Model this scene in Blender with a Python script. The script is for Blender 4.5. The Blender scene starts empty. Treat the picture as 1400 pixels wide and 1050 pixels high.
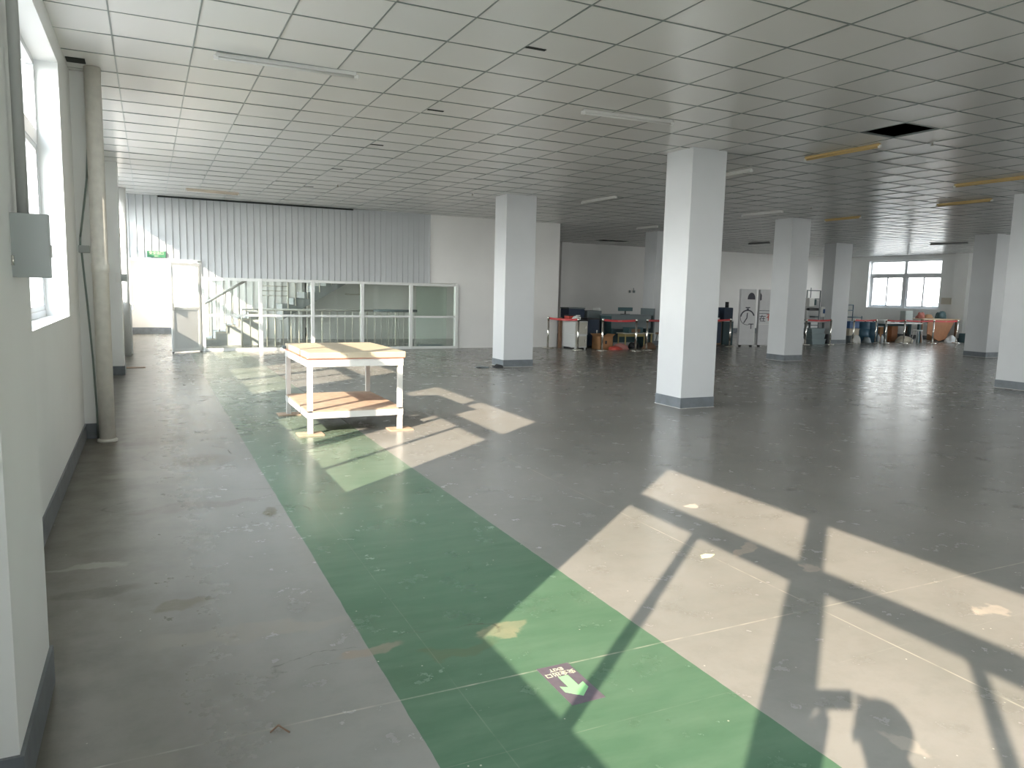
import bpy, bmesh, math, random
from mathutils import Vector, Matrix
random.seed(7)
S = bpy.context.scene
C = S.collection
PI = math.pi

# ------------------------------------------------------------------ camera
cam_d = bpy.data.cameras.new('camera'); cam = bpy.data.objects.new('camera', cam_d); C.objects.link(cam)
cam_d.sensor_width = 36.0; cam_d.lens = 36.0 * 1026.3 / 1400.0
cam_d.clip_start = 0.05; cam_d.clip_end = 400
_R = Vector((0.901000680557933, -0.43317448063696173, 0.02361446503819631))
_U = Vector((0.03136438260835918, 0.11933607569226837, 0.9923583911782908))
_F = Vector((0.4326823882916176, 0.8933749326924657, -0.12110813556072172))
cam.matrix_world = Matrix.Translation((0, 0, 1.5227)) @ Matrix(((_R.x, _U.x, -_F.x, 0), (_R.y, _U.y, -_F.y, 0), (_R.z, _U.z, -_F.z, 0), (0, 0, 0, 1)))
S.camera = cam

# ------------------------------------------------------------------ light
S.view_settings.view_transform = 'Standard'; S.view_settings.look = 'None'
S.view_settings.gamma = 1.0; S.view_settings.use_curve_mapping = False
S.view_settings.exposure = 0.60
w = bpy.data.worlds.new('hazy_sky'); S.world = w; w.use_nodes = True
nt = w.node_tree; nt.nodes.clear()
wo = nt.nodes.new('ShaderNodeOutputWorld'); bg = nt.nodes.new('ShaderNodeBackground')
tc = nt.nodes.new('ShaderNodeTexCoord'); sp = nt.nodes.new('ShaderNodeSeparateXYZ'); rp = nt.nodes.new('ShaderNodeValToRGB')
nt.links.new(tc.outputs['Generated'], sp.inputs[0]); nt.links.new(sp.outputs['Z'], rp.inputs[0])
rp.color_ramp.elements[0].position = 0.0; rp.color_ramp.elements[0].color = (1.0, 0.98, 0.94, 1)
rp.color_ramp.elements[1].position = 0.7; rp.color_ramp.elements[1].color = (0.80, 0.88, 1.0, 1)
nt.links.new(rp.outputs[0], bg.inputs[0])
mr = nt.nodes.new('ShaderNodeMapRange'); dp = nt.nodes.new('ShaderNodeVectorMath'); dp.operation = 'DOT_PRODUCT'; dp.inputs[1].default_value = (0.77, 0.64, 0); nt.links.new(tc.outputs['Generated'], dp.inputs[0])
mr.inputs['From Min'].default_value = -0.9; mr.inputs['From Max'].default_value = 0.9
mr.inputs['To Min'].default_value = 15.5; mr.inputs['To Max'].default_value = 3.2      # hazy sky, brightest on the sun's side
nt.links.new(dp.outputs['Value'], mr.inputs['Value']); nt.links.new(mr.outputs[0], bg.inputs[1])
nt.links.new(bg.outputs[0], wo.inputs[0])
sun_d = bpy.data.lights.new('sun', 'SUN'); sun = bpy.data.objects.new('sun', sun_d); C.objects.link(sun)
sun_d.energy = 11.5; sun_d.color = (1.0, 0.82, 0.66); sun_d.angle = math.radians(0.42)
SUN = Vector((1.0, 0.835, -0.654)).normalized()
sun.rotation_euler = SUN.to_track_quat('-Z', 'Y').to_euler()
S.cycles.max_bounces = 12; S.cycles.diffuse_bounces = 8; S.cycles.glossy_bounces = 4; S.cycles.transparent_max_bounces = 16
S.cycles.use_light_tree = False; S.cycles.caustics_reflective = False; S.cycles.caustics_refractive = False
S.cycles.sample_clamp_indirect = 6.0

def portal(x, y0, y1, z0, z1, sx):
    d = bpy.data.lights.new('window_portal', 'AREA'); o = bpy.data.objects.new('window_portal', d); C.objects.link(o)
    d.shape = 'RECTANGLE'; d.size = z1 - z0; d.size_y = y1 - y0; d.cycles.is_portal = True
    o.location = (x, (y0 + y1) / 2, (z0 + z1) / 2)
    o.rotation_euler = (0, -PI / 2 * sx, 0)       # -Z towards +X for sx=1

# ------------------------------------------------------------------ materials
_mats = {}
def mat(name, col, rough=0.6, metal=0.0, noise=0.0, nscale=6.0, spec=0.5, bump=0.0, col2=None, emit=None):
    if name in _mats: return _mats[name]
    m = bpy.data.materials.new(name); m.use_nodes = True; t = m.node_tree
    b = t.nodes['Principled BSDF']
    b.inputs['Base Color'].default_value = (*col, 1); b.inputs['Roughness'].default_value = rough
    b.inputs['Metallic'].default_value = metal; b.inputs['Specular IOR Level'].default_value = spec
    if noise > 0 or bump > 0:
        tcn = t.nodes.new('ShaderNodeTexCoord'); n = t.nodes.new('ShaderNodeTexNoise')
        n.inputs['Scale'].default_value = nscale; n.inputs['Detail'].default_value = 5
        t.links.new(tcn.outputs['Object'], n.inputs['Vector'])
        if noise > 0:
            mx = t.nodes.new('ShaderNodeMix'); mx.data_type = 'RGBA'
            c2 = col2 or tuple(c * (1 - noise) for c in col)
            mx.inputs['A'].default_value = (*col, 1); mx.inputs['B'].default_value = (*c2, 1)
            rr = t.nodes.new('ShaderNodeMapRange'); rr.inputs['From Min'].default_value = 0.35; rr.inputs['From Max'].default_value = 0.7
            t.links.new(n.outputs['Fac'], rr.inputs['Value'])
            t.links.new(rr.outputs[0], mx.inputs['Factor']); t.links.new(mx.outputs['Result'], b.inputs['Base Color'])
        if bump > 0:
            bp = t.nodes.new('ShaderNodeBump'); bp.inputs['Strength'].default_value = bump; bp.inputs['Distance'].default_value = 0.01
            t.links.new(n.outputs['Fac'], bp.inputs['Height']); t.links.new(bp.outputs[0], b.inputs['Normal'])
    _mats[name] = m
    return m

WALL = mat('wall_paint', (0.82, 0.83, 0.82), 0.55, noise=0.05, nscale=1.2)
WALLW = mat('far_wall_paint', (0.80, 0.79, 0.775), 0.6, noise=0.04, nscale=1.5)
PILL = mat('pillar_paint', (0.61, 0.625, 0.64), 0.5, noise=0.04, nscale=2)
BASE = mat('base_paint', (0.17, 0.19, 0.21), 0.4, noise=0.25, nscale=9)
TILE = mat('ceiling_tile', (0.84, 0.835, 0.82), 0.26, noise=0.03, nscale=0.8, spec=0.55)
TBAR = mat('ceiling_bar', (0.20, 0.23, 0.22), 0.3, spec=0.6)
DARK = mat('plenum_shade', (0.02, 0.025, 0.025), 0.9)  # near black colour stands in for shade above the tiles and in gaps
FRAME = mat('window_frame', (0.66, 0.68, 0.70), 0.35)
CORR = mat('corrugated_steel', (0.54, 0.56, 0.575), 0.36, metal=0.05, noise=0.05, nscale=2)
ALU = mat('partition_frame', (0.70, 0.71, 0.69), 0.4)
STEEL = mat('polished_steel', (0.75, 0.73, 0.68), 0.2, metal=1.0)
BELT = mat('red_belt', (0.50, 0.045, 0.05), 0.6)
BLACK = mat('black_plastic', (0.02, 0.022, 0.025), 0.5)
CONC = mat('grey_concrete', (0.48, 0.49, 0.48), 0.8, noise=0.2, nscale=5)
WPAINT = mat('white_table_paint', (0.60, 0.585, 0.55), 0.45, noise=0.06, nscale=10)
BOARD = mat('table_board', (0.47, 0.40, 0.29), 0.45, noise=0.12, nscale=4)
PLY = mat('plywood', (0.42, 0.31, 0.22), 0.7, noise=0.25, nscale=12)
CABW = mat('cabinet_grey', (0.60, 0.61, 0.60), 0.45)
CABB = mat('cabinet_beige', (0.52, 0.50, 0.43), 0.5)
NAVY = mat('navy', (0.03, 0.05, 0.09), 0.6, noise=0.2)
TEALD = mat('dark_teal', (0.05, 0.10, 0.11), 0.6)
SLATE = mat('slate_grey', (0.15, 0.18, 0.19), 0.5)
CARD = mat('cardboard', (0.42, 0.22, 0.10), 0.8, noise=0.2)
ORANGE = mat('orange_board', (0.38, 0.17, 0.08), 0.6, noise=0.15)
REDP = mat('red_plastic', (0.55, 0.08, 0.06), 0.5)
PINK = mat('pink_rag', (0.50, 0.22, 0.20), 0.8)
CREAM = mat('cream_cloth', (0.55, 0.50, 0.40), 0.9, noise=0.15)
BLUEP = mat('blue_plastic', (0.05, 0.12, 0.27), 0.45)
TEALB = mat('teal_blue', (0.03, 0.09, 0.14), 0.5)
WOODD = mat('brown_wood', (0.22, 0.13, 0.08), 0.7, noise=0.3)
WHITEP = mat('white_plastic', (0.78, 0.78, 0.76), 0.4)
TUBEW = mat('tube_white', (0.66, 0.66, 0.64), 0.6)
TUBEY = mat('tube_yellowed', (0.55, 0.40, 0.17), 0.4)
TUBEP = mat('tube_dusty', (0.70, 0.62, 0.52), 0.5)
TUBEG = mat('tube_grey', (0.25, 0.26, 0.26), 0.5)
PIPE = mat('pipe_paint', (0.70, 0.68, 0.62), 0.5, noise=0.12, nscale=14, bump=0.3)
CABLE = mat('cable_green_grey', (0.20, 0.25, 0.23), 0.5)
BOXG = mat('electrical_box', (0.36, 0.39, 0.385), 0.4)
GREEN = mat('sign_green', (0.035, 0.15, 0.075), 0.5)
LIME = mat('arrow_lime', (0.24, 0.52, 0.24), 0.6)
SIGND = mat('floor_sign_dark', (0.12, 0.10, 0.12), 0.5, noise=0.2, nscale=30)
SIGNW = mat('sign_cream', (0.50, 0.52, 0.38), 0.6)
SKIN = mat('skin', (0.55, 0.36, 0.27), 0.5)
JACKET = mat('dark_jacket', (0.05, 0.06, 0.08), 0.8)
JEANS = mat('jeans', (0.06, 0.08, 0.14), 0.85)
HAIR = mat('black_hair', (0.015, 0.013, 0.012), 0.6)

def glass_mat(name, tint=(0.97, 0.99, 0.99), gl=0.08):
    m = bpy.data.materials.new(name); m.use_nodes = True; t = m.node_tree; t.nodes.clear()
    o = t.nodes.new('ShaderNodeOutputMaterial'); tr = t.nodes.new('ShaderNodeBsdfTransparent'); g = t.nodes.new('ShaderNodeBsdfGlossy')
    mx = t.nodes.new('ShaderNodeMixShader'); lw = t.nodes.new('ShaderNodeLayerWeight'); lw.inputs['Blend'].default_value = 0.5
    pw = t.nodes.new('ShaderNodeMath'); pw.operation = 'POWER'; t.links.new(lw.outputs['Facing'], pw.inputs[0]); pw.inputs[1].default_value = 5.0
    fr = t.nodes.new('ShaderNodeMapRange'); fr.inputs['To Min'].default_value = 0.03; fr.inputs['To Max'].default_value = 0.7
    t.links.new(pw.outputs[0], fr.inputs['Value'])
    tr.inputs[0].default_value = (*tint, 1); g.inputs['Roughness'].default_value = 0.03; g.inputs[0].default_value = (0.9, 0.9, 0.9, 1)
    t.links.new(fr.outputs[0], mx.inputs[0]); t.links.new(tr.outputs[0], mx.inputs[1]); t.links.new(g.outputs[0], mx.inputs[2])
    t.links.new(mx.outputs[0], o.inputs[0]); return m
GLASS = glass_mat('window_glass')
PGLASS = glass_mat('partition_glass', (0.95, 0.98, 0.965))

# ---- floor: grey epoxy with a green walkway, saw cuts, stains and scuffs
def floor_mat():
    m = bpy.data.materials.new('painted_concrete_floor'); m.use_nodes = True; t = m.node_tree; N = t.nodes; L = t.links
    b = N['Principled BSDF']; tcn = N.new('ShaderNodeTexCoord'); P = tcn.outputs['Object']
    def math_(op, a, b2=None, clamp=False):
        n = N.new('ShaderNodeMath'); n.operation = op; n.use_clamp = clamp
        for i, v in enumerate((a, b2)):
            if v is None: continue
            if isinstance(v, (int, float)): n.inputs[i].default_value = v
            else: L.new(v, n.inputs[i])
        return n.outputs[0]
    def noise(sc, det=5, vec=P, rough=0.55, dist=0.0):
        n = N.new('ShaderNodeTexNoise'); n.inputs['Scale'].default_value = sc; n.inputs['Detail'].default_value = det
        n.inputs['Roughness'].default_value = rough; n.inputs['Distortion'].default_value = dist
        L.new(vec, n.inputs['Vector']); return n.outputs['Fac']
    def rng(v, a, b2, c=0.0, d=1.0, smooth=False):
        n = N.new('ShaderNodeMapRange'); n.inputs['From Min'].default_value = a; n.inputs['From Max'].default_value = b2
        n.inputs['To Min'].default_value = c; n.inputs['To Max'].default_value = d
        if smooth: n.interpolation_type = 'SMOOTHSTEP'
        L.new(v, n.inputs['Value']); return n.outputs[0]
    def mix(f, a, b2):
        n = N.new('ShaderNodeMix'); n.data_type = 'RGBA'
        if isinstance(f, float): n.inputs['Factor'].default_value = f
        else: L.new(f, n.inputs['Factor'])
        for k, v in (('A', a), ('B', b2)):
            if isinstance(v, tuple): n.inputs[k].default_value = (*v, 1)
            else: L.new(v, n.inputs[k])
        return n.outputs['Result']
    sx = N.new('ShaderNodeSeparateXYZ'); L.new(P, sx.inputs[0]); X, Y = sx.outputs['X'], sx.outputs['Y']
    big = noise(0.9, 6); mid = noise(4, 8, rough=0.68); fine = noise(60, 3)
    mp = N.new('ShaderNodeMapping'); mp.inputs['Scale'].default_value = (2.2, 9.0, 1); mp.inputs['Rotation'].default_value = (0, 0, 0.5); L.new(P, mp.inputs[0])
    streak = noise(1.1, 7, mp.outputs[0], 0.6)
    grey = mix(rng(big, 0.35, 0.65), (0.215, 0.211, 0.188), (0.265, 0.255, 0.232))
    grey = mix(rng(mid, 0.45, 0.75, 0, 0.5), grey, (0.150, 0.147, 0.128))
    grey = mix(rng(streak, 0.4, 0.8, 0, 0.55), grey, (0.25, 0.235, 0.21))
    # bare, dusty strip near the windows
    near = rng(X, 0.55, -0.5, 0, 1, True)
    dusty = mix(rng(mid, 0.35, 0.7), (0.15, 0.137, 0.11), (0.09, 0.083, 0.066))
    grey = mix(math_('MULTIPLY', near, 0.6), grey, dusty)
    green = mix(rng(big, 0.35, 0.65), (0.066, 0.132, 0.078), (0.082, 0.156, 0.096))
    green = mix(rng(mid, 0.5, 0.8, 0, 0.5), green, (0.048, 0.098, 0.056))
    green = mix(rng(streak, 0.4, 0.8, 0, 0.45), green, (0.14, 0.21, 0.14))
    wob = math_('MULTIPLY', math_('SUBTRACT', noise(3, 3), 0.5), 0.02)
    xw = math_('ADD', X, wob)
    inside = math_('MULTIPLY', math_('GREATER_THAN', xw, 0.800), math_('LESS_THAN', xw, 2.002))
    inside = math_('MULTIPLY', inside, math_('LESS_THAN', Y, 18.7))
    # paint worn off towards the far end, paled early to imitate sunlit glare
    wear_glare = math_('MULTIPLY', rng(Y, 3.5, 11.0, 0.0, 0.62), 1.0)
    wear_glare = math_('MULTIPLY', wear_glare, rng(big, 0.3, 0.6, 0.75, 1.1))
    inside = math_('MULTIPLY', inside, math_('SUBTRACT', 1.0, wear_glare, True))
    col = mix(inside, grey, green)
    # stains
    wv = N.new('ShaderNodeTexNoise'); wv.inputs['Scale'].default_value = 4; wv.inputs['Detail'].default_value = 5; L.new(P, wv.inputs['Vector'])
    dv = N.new('ShaderNodeVectorMath'); dv.operation = 'MULTIPLY_ADD'; L.new(wv.outputs['Color'], dv.inputs[0])
    dv.inputs[1].default_value = (0.35, 0.35, 0); dv.inputs[2].default_value = (-0.175, -0.175, 0)
    pw = N.new('ShaderNodeVectorMath'); pw.operation = 'ADD'; L.new(P, pw.inputs[0]); L.new(dv.outputs[0], pw.inputs[1])
    def blob(cx, cy, rx, ry, rot=0.0, soft=0.35):
        mpp = N.new('ShaderNodeMapping'); mpp.vector_type = 'TEXTURE'
        mpp.inputs['Location'].default_value = (cx, cy, 0); mpp.inputs['Rotation'].default_value = (0, 0, rot); mpp.inputs['Scale'].default_value = (rx, ry, 1)
        L.new(pw.outputs[0], mpp.inputs[0])
        ln = N.new('ShaderNodeVectorMath'); ln.operation = 'LENGTH'; L.new(mpp.outputs[0], ln.inputs[0])
        return ln.outputs['Value'], rng(ln.outputs['Value'], 1.0, 1.0 - soft, 0, 1, True)
    for cx, cy, rx, ry, rot, c, k in [
        (0.80, 2.95, 0.16, 0.07, 0.3, (0.26, 0.21, 0.16), 0.8), (1.12, 2.85, 0.22, 0.05, 0.1, (0.10, 0.13, 0.07), 0.75),
        (1.40, 2.95, 0.18, 0.05, 0.3, (0.30, 0.27, 0.17), 0.7), (0.35, 3.35, 0.5, 0.12, -0.1, (0.30, 0.27, 0.22), 0.45),
        (0.10, 3.75, 0.16, 0.09, 0.2, (0.11, 0.095, 0.06), 0.8), (0.72, 5.2, 0.05, 0.16, 0.2, (0.10, 0.09, 0.055), 0.8),
        (0.25, 5.5, 0.55, 0.10, 0.1, (0.14, 0.12, 0.10), 0.6), (-0.35, 4.5, 0.2, 0.06, 0.0, (0.38, 0.36, 0.33), 0.7),
        (-0.3, 4.1, 0.25, 0.10, 0.0, (0.09, 0.08, 0.065), 0.6), (0.0, 8.0, 0.35, 0.30, 0.4, (0.10, 0.085, 0.06), 0.7),
        (0.35, 7.0, 0.30, 0.30, -0.4, (0.12, 0.10, 0.075), 0.55), (0.1, 10.0, 0.35, 0.30, 0.4, (0.13, 0.11, 0.085), 0.55),
        (-0.1, 6.6, 0.3, 0.15, 0.1, (0.34, 0.32, 0.29), 0.45), (0.0, 2.2, 0.16, 0.5, 0.2, (0.28, 0.25, 0.21), 0.35),
        (3.55, 4.25, 0.10, 0.06, 0.4, (0.62, 0.54, 0.44), 0.9), (3.2, 3.35, 0.12, 0.06, 0.4, (0.55, 0.44, 0.34), 0.55),
        (3.35, 2.95, 0.08, 0.05, 0.4, (0.50, 0.42, 0.34), 0.6), (3.75, 2.2, 0.09, 0.05, 0.2, (0.55, 0.47, 0.38), 0.6),
        (2.3, 1.62, 0.05, 0.09, 0.3, (0.5, 0.44, 0.36), 0.5)]:
        ln, ms = blob(cx, cy, rx, ry, rot)
        col = mix(math_('MULTIPLY', math_('MULTIPLY', ms, rng(mid, 0.3, 0.6, 0.4, 1.0)), k), col, c)
    # thin crack outlines round the damp patches
    for cx, cy, rx, ry, rot in [(0.9, 2.95, 0.5, 0.10, 0.05), (0.75, 5.15, 0.22, 0.20, 0.2), (0.3, 5.7, 0.6, 0.16, 0.1), (0.05, 8.1, 0.5, 0.45, 0.4), (0.3, 7.2, 0.35, 0.5, 0.2)]:
        ln, ms = blob(cx, cy, rx, ry, rot)
        d = math_('ABSOLUTE', math_('SUBTRACT', ln, 1.0))
        col = mix(math_('MULTIPLY', rng(d, 0.035, 0.0, 0, 0.8), rng(mid, 0.45, 0.55)), col, (0.07, 0.065, 0.045))
    # saw cuts
    def line(v, at, half, k, c=(0.42, 0.40, 0.33)):
        nonlocal col
        d = math_('ABSOLUTE', math_('SUBTRACT', v, at))
        f = math_('MULTIPLY', rng(d, half, half * 0.4, 0, k), rng(noise(7, 3), 0.38, 0.62, 0.15, 1))
        col = mix(f, col, c)
    wob2 = math_('MULTIPLY', math_('SUBTRACT', noise(0.9, 2), 0.5), 0.02)
    xl = math_('ADD', X, wob2); yl = math_('ADD', Y, wob2)
    line(xl, 2.95, 0.006, 0.8); line(yl, 2.545, 0.006, 0.7); line(xl, 9.2, 0.006, 0.3)
    line(xl, 1.03, 0.003, 0.15); line(yl, 2.1, 0.003, 0.15)
    # paint chips, scratches, specks
    vo = N.new('ShaderNodeTexVoronoi'); vo.inputs['Scale'].default_value = 4.2; L.new(pw.outputs[0], vo.inputs['Vector'])
    sel = N.new('ShaderNodeSeparateColor'); L.new(vo.outputs['Color'], sel.inputs[0])
    chip = math_('MULTIPLY', math_('MULTIPLY', rng(vo.outputs['Distance'], 0.10, 0.06), rng(streak, 0.4, 0.6)), math_('GREATER_THAN', sel.outputs[0], 0.975))
    chip = math_('MULTIPLY', chip, rng(fine, 0.4, 0.6))
    col = mix(math_('MULTIPLY', chip, 0.4), col, (0.52, 0.44, 0.36))
    vs = N.new('ShaderNodeTexVoronoi'); vs.inputs['Scale'].default_value = 26; L.new(P, vs.inputs['Vector'])
    s2 = N.new('ShaderNodeSeparateColor'); L.new(vs.outputs['Color'], s2.inputs[0])
    speck = math_('MULTIPLY', rng(vs.outputs['Distance'], 0.12, 0.06), math_('GREATER_THAN', s2.outputs[0], 0.95))
    col = mix(math_('MULTIPLY', speck, 0.8), col, (0.6, 0.57, 0.48))
    mp2 = N.new('ShaderNodeMapping'); mp2.inputs['Scale'].default_value = (1.0, 14.0, 1); mp2.inputs['Rotation'].default_value = (0, 0, -0.7); L.new(P, mp2.inputs[0])
    scr = noise(2.2, 2, mp2.outputs[0], 0.5, 0.3)
    d = math_('ABSOLUTE', math_('SUBTRACT', scr, 0.5))
    col = mix(math_('MULTIPLY', rng(d, 0.004, 0.0, 0, 0.22), rng(mid, 0.55, 0.65)), col, (0.45, 0.42, 0.36))
    L.new(col, b.inputs['Base Color'])
    rg = math_('ADD', rng(mid, 0.3, 0.7, 0.19, 0.30), math_('MULTIPLY', near, 0.12))
    L.new(rg, b.inputs['Roughness'])
    b.inputs['Specular IOR Level'].default_value = 0.42
    bp = N.new('ShaderNodeBump'); bp.inputs['Strength'].default_value = 0.05; bp.inputs['Distance'].default_value = 0.01
    L.new(math_('ADD', noise(2.5, 2), math_('MULTIPLY', noise(11, 3), 0.14)), bp.inputs['Height']); L.new(bp.outputs[0], b.inputs['Normal'])
    return m
FLOOR = floor_mat()

# ------------------------------------------------------------------ mesh builder
class MB:
    def __init__(s): s.bm = bmesh.new()
    def box(s, x0, x1, y0, y1, z0, z1, bev=0.0, mi=0):
        vs = [s.bm.verts.new((x, y, z)) for x in (x0, x1) for y in (y0, y1) for z in (z0, z1)]
        fs = [s.bm.faces.new([vs[i] for i in f]) for f in ((0, 1, 3, 2), (4, 6, 7, 5), (0, 4, 5, 1), (2, 3, 7, 6), (0, 2, 6, 4), (1, 5, 7, 3))]
        for f in fs: f.material_index = mi
        if bev > 0:
            es = list({e for f in fs for e in f.edges})
            r = bmesh.ops.bevel(s.bm, geom=es, offset=bev, segments=2, profile=0.6, affect='EDGES')
            for f in r['faces']: f.material_index = mi
        return s
    def bar(s, p, q, r, n=10, r2=None, cap=True):
        p = Vector(p); q = Vector(q); d = (q - p).normalized()
        a = d.orthogonal().normalized(); b = d.cross(a)
        r2 = r if r2 is None else r2
        A = [s.bm.verts.new(p + (a * math.cos(2 * PI * i / n) + b * math.sin(2 * PI * i / n)) * r) for i in range(n)]
        B = [s.bm.verts.new(q + (a * math.cos(2 * PI * i / n) + b * math.sin(2 * PI * i / n)) * r2) for i in range(n)]
        for i in range(n): s.bm.faces.new((A[i], A[(i + 1) % n], B[(i + 1) % n], B[i])).smooth = True
        if cap: s.bm.faces.new(A[::-1]); s.bm.faces.new(B)
        return s
    def rbar(s, p, q, w, h, up=(0, 0, 1)):      # rectangular bar
        p = Vector(p); q = Vector(q); d = (q - p).normalized(); u = Vector(up)
        a = d.cross(u).normalized(); b = a.cross(d)
        V = [s.bm.verts.new(c + a * i * w / 2 + b * j * h / 2) for c in (p, q) for i, j in ((-1, -1), (1, -1), (1, 1), (-1, 1))]
        for f in ((0, 1, 2, 3), (7, 6, 5, 4), (0, 4, 5, 1), (1, 5, 6, 2), (2, 6, 7, 3), (3, 7, 4, 0)): s.bm.faces.new([V[i] for i in f])
        return s
    def lathe(s, prof, c=(0, 0), n=20):
        rings = []
        for r, z in prof:
            rings.append([s.bm.verts.new((c[0] + r * math.cos(2 * PI * i / n), c[1] + r * math.sin(2 * PI * i / n), z)) for i in range(n)])
        for A, B in zip(rings, rings[1:]):
            for i in range(n): s.bm.faces.new((A[i], A[(i + 1) % n], B[(i + 1) % n], B[i])).smooth = True
        s.bm.faces.new(rings[0][::-1]); s.bm.faces.new(rings[-1]); return s
    def prism(s, pts, axis, a, b):              # polygon in plane perpendicular to axis ('x','y','z')
        def P(u, v, w):
            return {'x': (w, u, v), 'y': (u, w, v), 'z': (u, v, w)}[axis]
        A = [s.bm.verts.new(P(u, v, a)) for u, v in pts]; B = [s.bm.verts.new(P(u, v, b)) for u, v in pts]
        n = len(pts)
        for i in range(n): s.bm.faces.new((A[i], A[(i + 1) % n], B[(i + 1) % n], B[i]))
        s.bm.faces.new(A[::-1]); s.bm.faces.new(B); return s
    def tube(s, pts, r, n=8):
        for p, q in zip(pts, pts[1:]): s.bar(p, q, r, n)
        return s
    def blob(s, c, r, seed=0, rough=0.25, flat=True, sub=3):
        rnd = random.Random(seed); t = bmesh.new(); bmesh.ops.create_icosphere(t, subdivisions=sub, radius=1)
        ph = [(rnd.uniform(2, 5), rnd.uniform(0, 6), Vector((rnd.uniform(-1, 1), rnd.uniform(-1, 1), rnd.uniform(-1, 1)))) for _ in range(6)]
        mp = {}
        for v in t.verts:
            k = 1 + rough * sum(math.sin(f * v.co.dot(d) * 2 + p) for f, p, d in ph) / 4
            co = Vector((v.co.x * r[0] * k, v.co.y * r[1] * k, v.co.z * r[2] * k))
            if flat and co.z < 0: co.z *= 0.02
            mp[v] = s.bm.verts.new(co + Vector(c))
        for f in t.faces: s.bm.faces.new([mp[v] for v in f.verts]).smooth = True
        t.free(); return s
    def build(s, name, m, parent=None, loc=(0, 0, 0), kind=None):
        bmesh.ops.recalc_face_normals(s.bm, faces=s.bm.faces)
        me = bpy.data.meshes.new(name); s.bm.to_mesh(me); s.bm.free()
        for k in (m if isinstance(m, (list, tuple)) else [m]): me.materials.append(k)
        o = bpy.data.objects.new(name, me); C.objects.link(o); o.location = loc
        if parent: o.parent = parent
        if kind: o['kind'] = kind
        return o

def tag(o, label, cat, group=None):
    o['label'] = label; o['category'] = cat
    if group: o['group'] = group
    return o
def thing(name, label, cat, loc=(0, 0, 0), rz=0.0, group=None):
    o = bpy.data.objects.new(name, None); C.objects.link(o); o.empty_display_size = 0.1
    o.location = loc; o.rotation_euler = (0, 0, rz); return tag(o, label, cat, group)
def copy_tree(o, parent=None):
    c = o.copy(); C.objects.link(c); c.parent = parent
    for ch in list(o.children): copy_tree(ch, c)
    return c
def text_mesh(body, size, name, m, parent, mtx, depth=0.0006, bold=0.0):
    cu = bpy.data.curves.new('lettering', 'FONT'); cu.body = body; cu.size = size; cu.align_x = 'CENTER'; cu.align_y = 'CENTER'
    cu.extrude = depth; cu.offset = bold
    t = bpy.data.objects.new('lettering', cu); C.objects.link(t)
    bpy.context.view_layer.update()
    me = bpy.data.meshes.new_from_object(t.evaluated_get(bpy.context.evaluated_depsgraph_get()))
    C.objects.unlink(t); bpy.data.objects.remove(t)
    me.transform(mtx); me.materials.clear(); me.materials.append(m)
    o = bpy.data.objects.new(name, me); C.objects.link(o); o.parent = parent; return o

# ------------------------------------------------------------------ setting
CE = 3.468; YN, YF, XR = -9.0, 25.5, 29.0
WZ0, WZ1 = 1.24, 3.27
LWIN = [(-8.0, -4.56), (-2.32, 1.32), (3.64, 7.28), (9.26, 12.90), (14.86, 18.50), (19.9, 24.3)]  # last one is unseen, widened to brighten the stair hall
RWIN = [(20.2, 23.63), (14.3, 17.75), (8.4, 11.85), (2.5, 5.95), (-3.4, 0.05)]
MB().box(-0.6, XR, YN, YF, -0.12, 0).build('floor', FLOOR, kind='structure')

GX0, GPX, GY0, GPY = 2.775, 0.5945, 4.625, 0.598
missing = {(8, 2), (20, 31), (21, 31), (29, 25)}
def ceiling():
    b = MB(); rnd = random.Random(3)
    i0 = int((-0.6 - GX0) / GPX) - 1; i1 = int((XR - GX0) / GPX) + 1
    j0 = int((YN - GY0) / GPY) - 1; j1 = int((YF - GY0) / GPY) + 1
    g = 0.0055
    for i in range(i0, i1 + 1):
        for j in range(j0, j1 + 1):
            if (i, j) in missing: continue
            x0 = max(GX0 + i * GPX + g, -0.6); x1 = min(GX0 + (i + 1) * GPX - g, XR)
            y0 = max(GY0 + j * GPY + g, YN); y1 = min(GY0 + (j + 1) * GPY - g, YF)
            if x1 - x0 < 0.02 or y1 - y0 < 0.02: continue
            if abs(y1 - 18.8) < 0.6 and y0 < 18.75 < y1 and 0.25 < x0 < 4.6: y1 = 18.68
            a, c = rnd.gauss(0, 0.0011), rnd.gauss(0, 0.0011)
            z = CE + 0.004
            vs = [b.bm.verts.new((x, y, z + s * a + t * c)) for x, s, y, t in ((x0, -1, y0, -1), (x1, 1, y0, -1), (x1, 1, y1, 1), (x0, -1, y1, 1))]
            vt = [b.bm.verts.new((v.co.x, v.co.y, v.co.z + 0.012)) for v in vs]
            b.bm.faces.new(vs[::-1]); b.bm.faces.new(vt)
            for k in range(4): b.bm.faces.new((vs[k], vs[(k + 1) % 4], vt[(k + 1) % 4], vt[k]))
    for i in range(i0 + 1, i1 + 1):
        x = GX0 + i * GPX
        if -0.6 < x < XR: b.box(x - g, x + g, YN, YF, CE - 0.001, CE + 0.02, mi=1)
    for j in range(j0 + 1, j1 + 1):
        y = GY0 + j * GPY
        if YN < y < YF: b.box(-0.6, XR, y - g, y + g, CE - 0.0015, CE + 0.0195, mi=1)
    return b.build('ceiling', [TILE, TBAR], kind='structure')
ceiling()
MB().box(-0.9, XR + 0.3, YN - 0.2, YF + 0.2, 4.10, 4.25).build('ceiling_slab', DARK, kind='structure')

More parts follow.
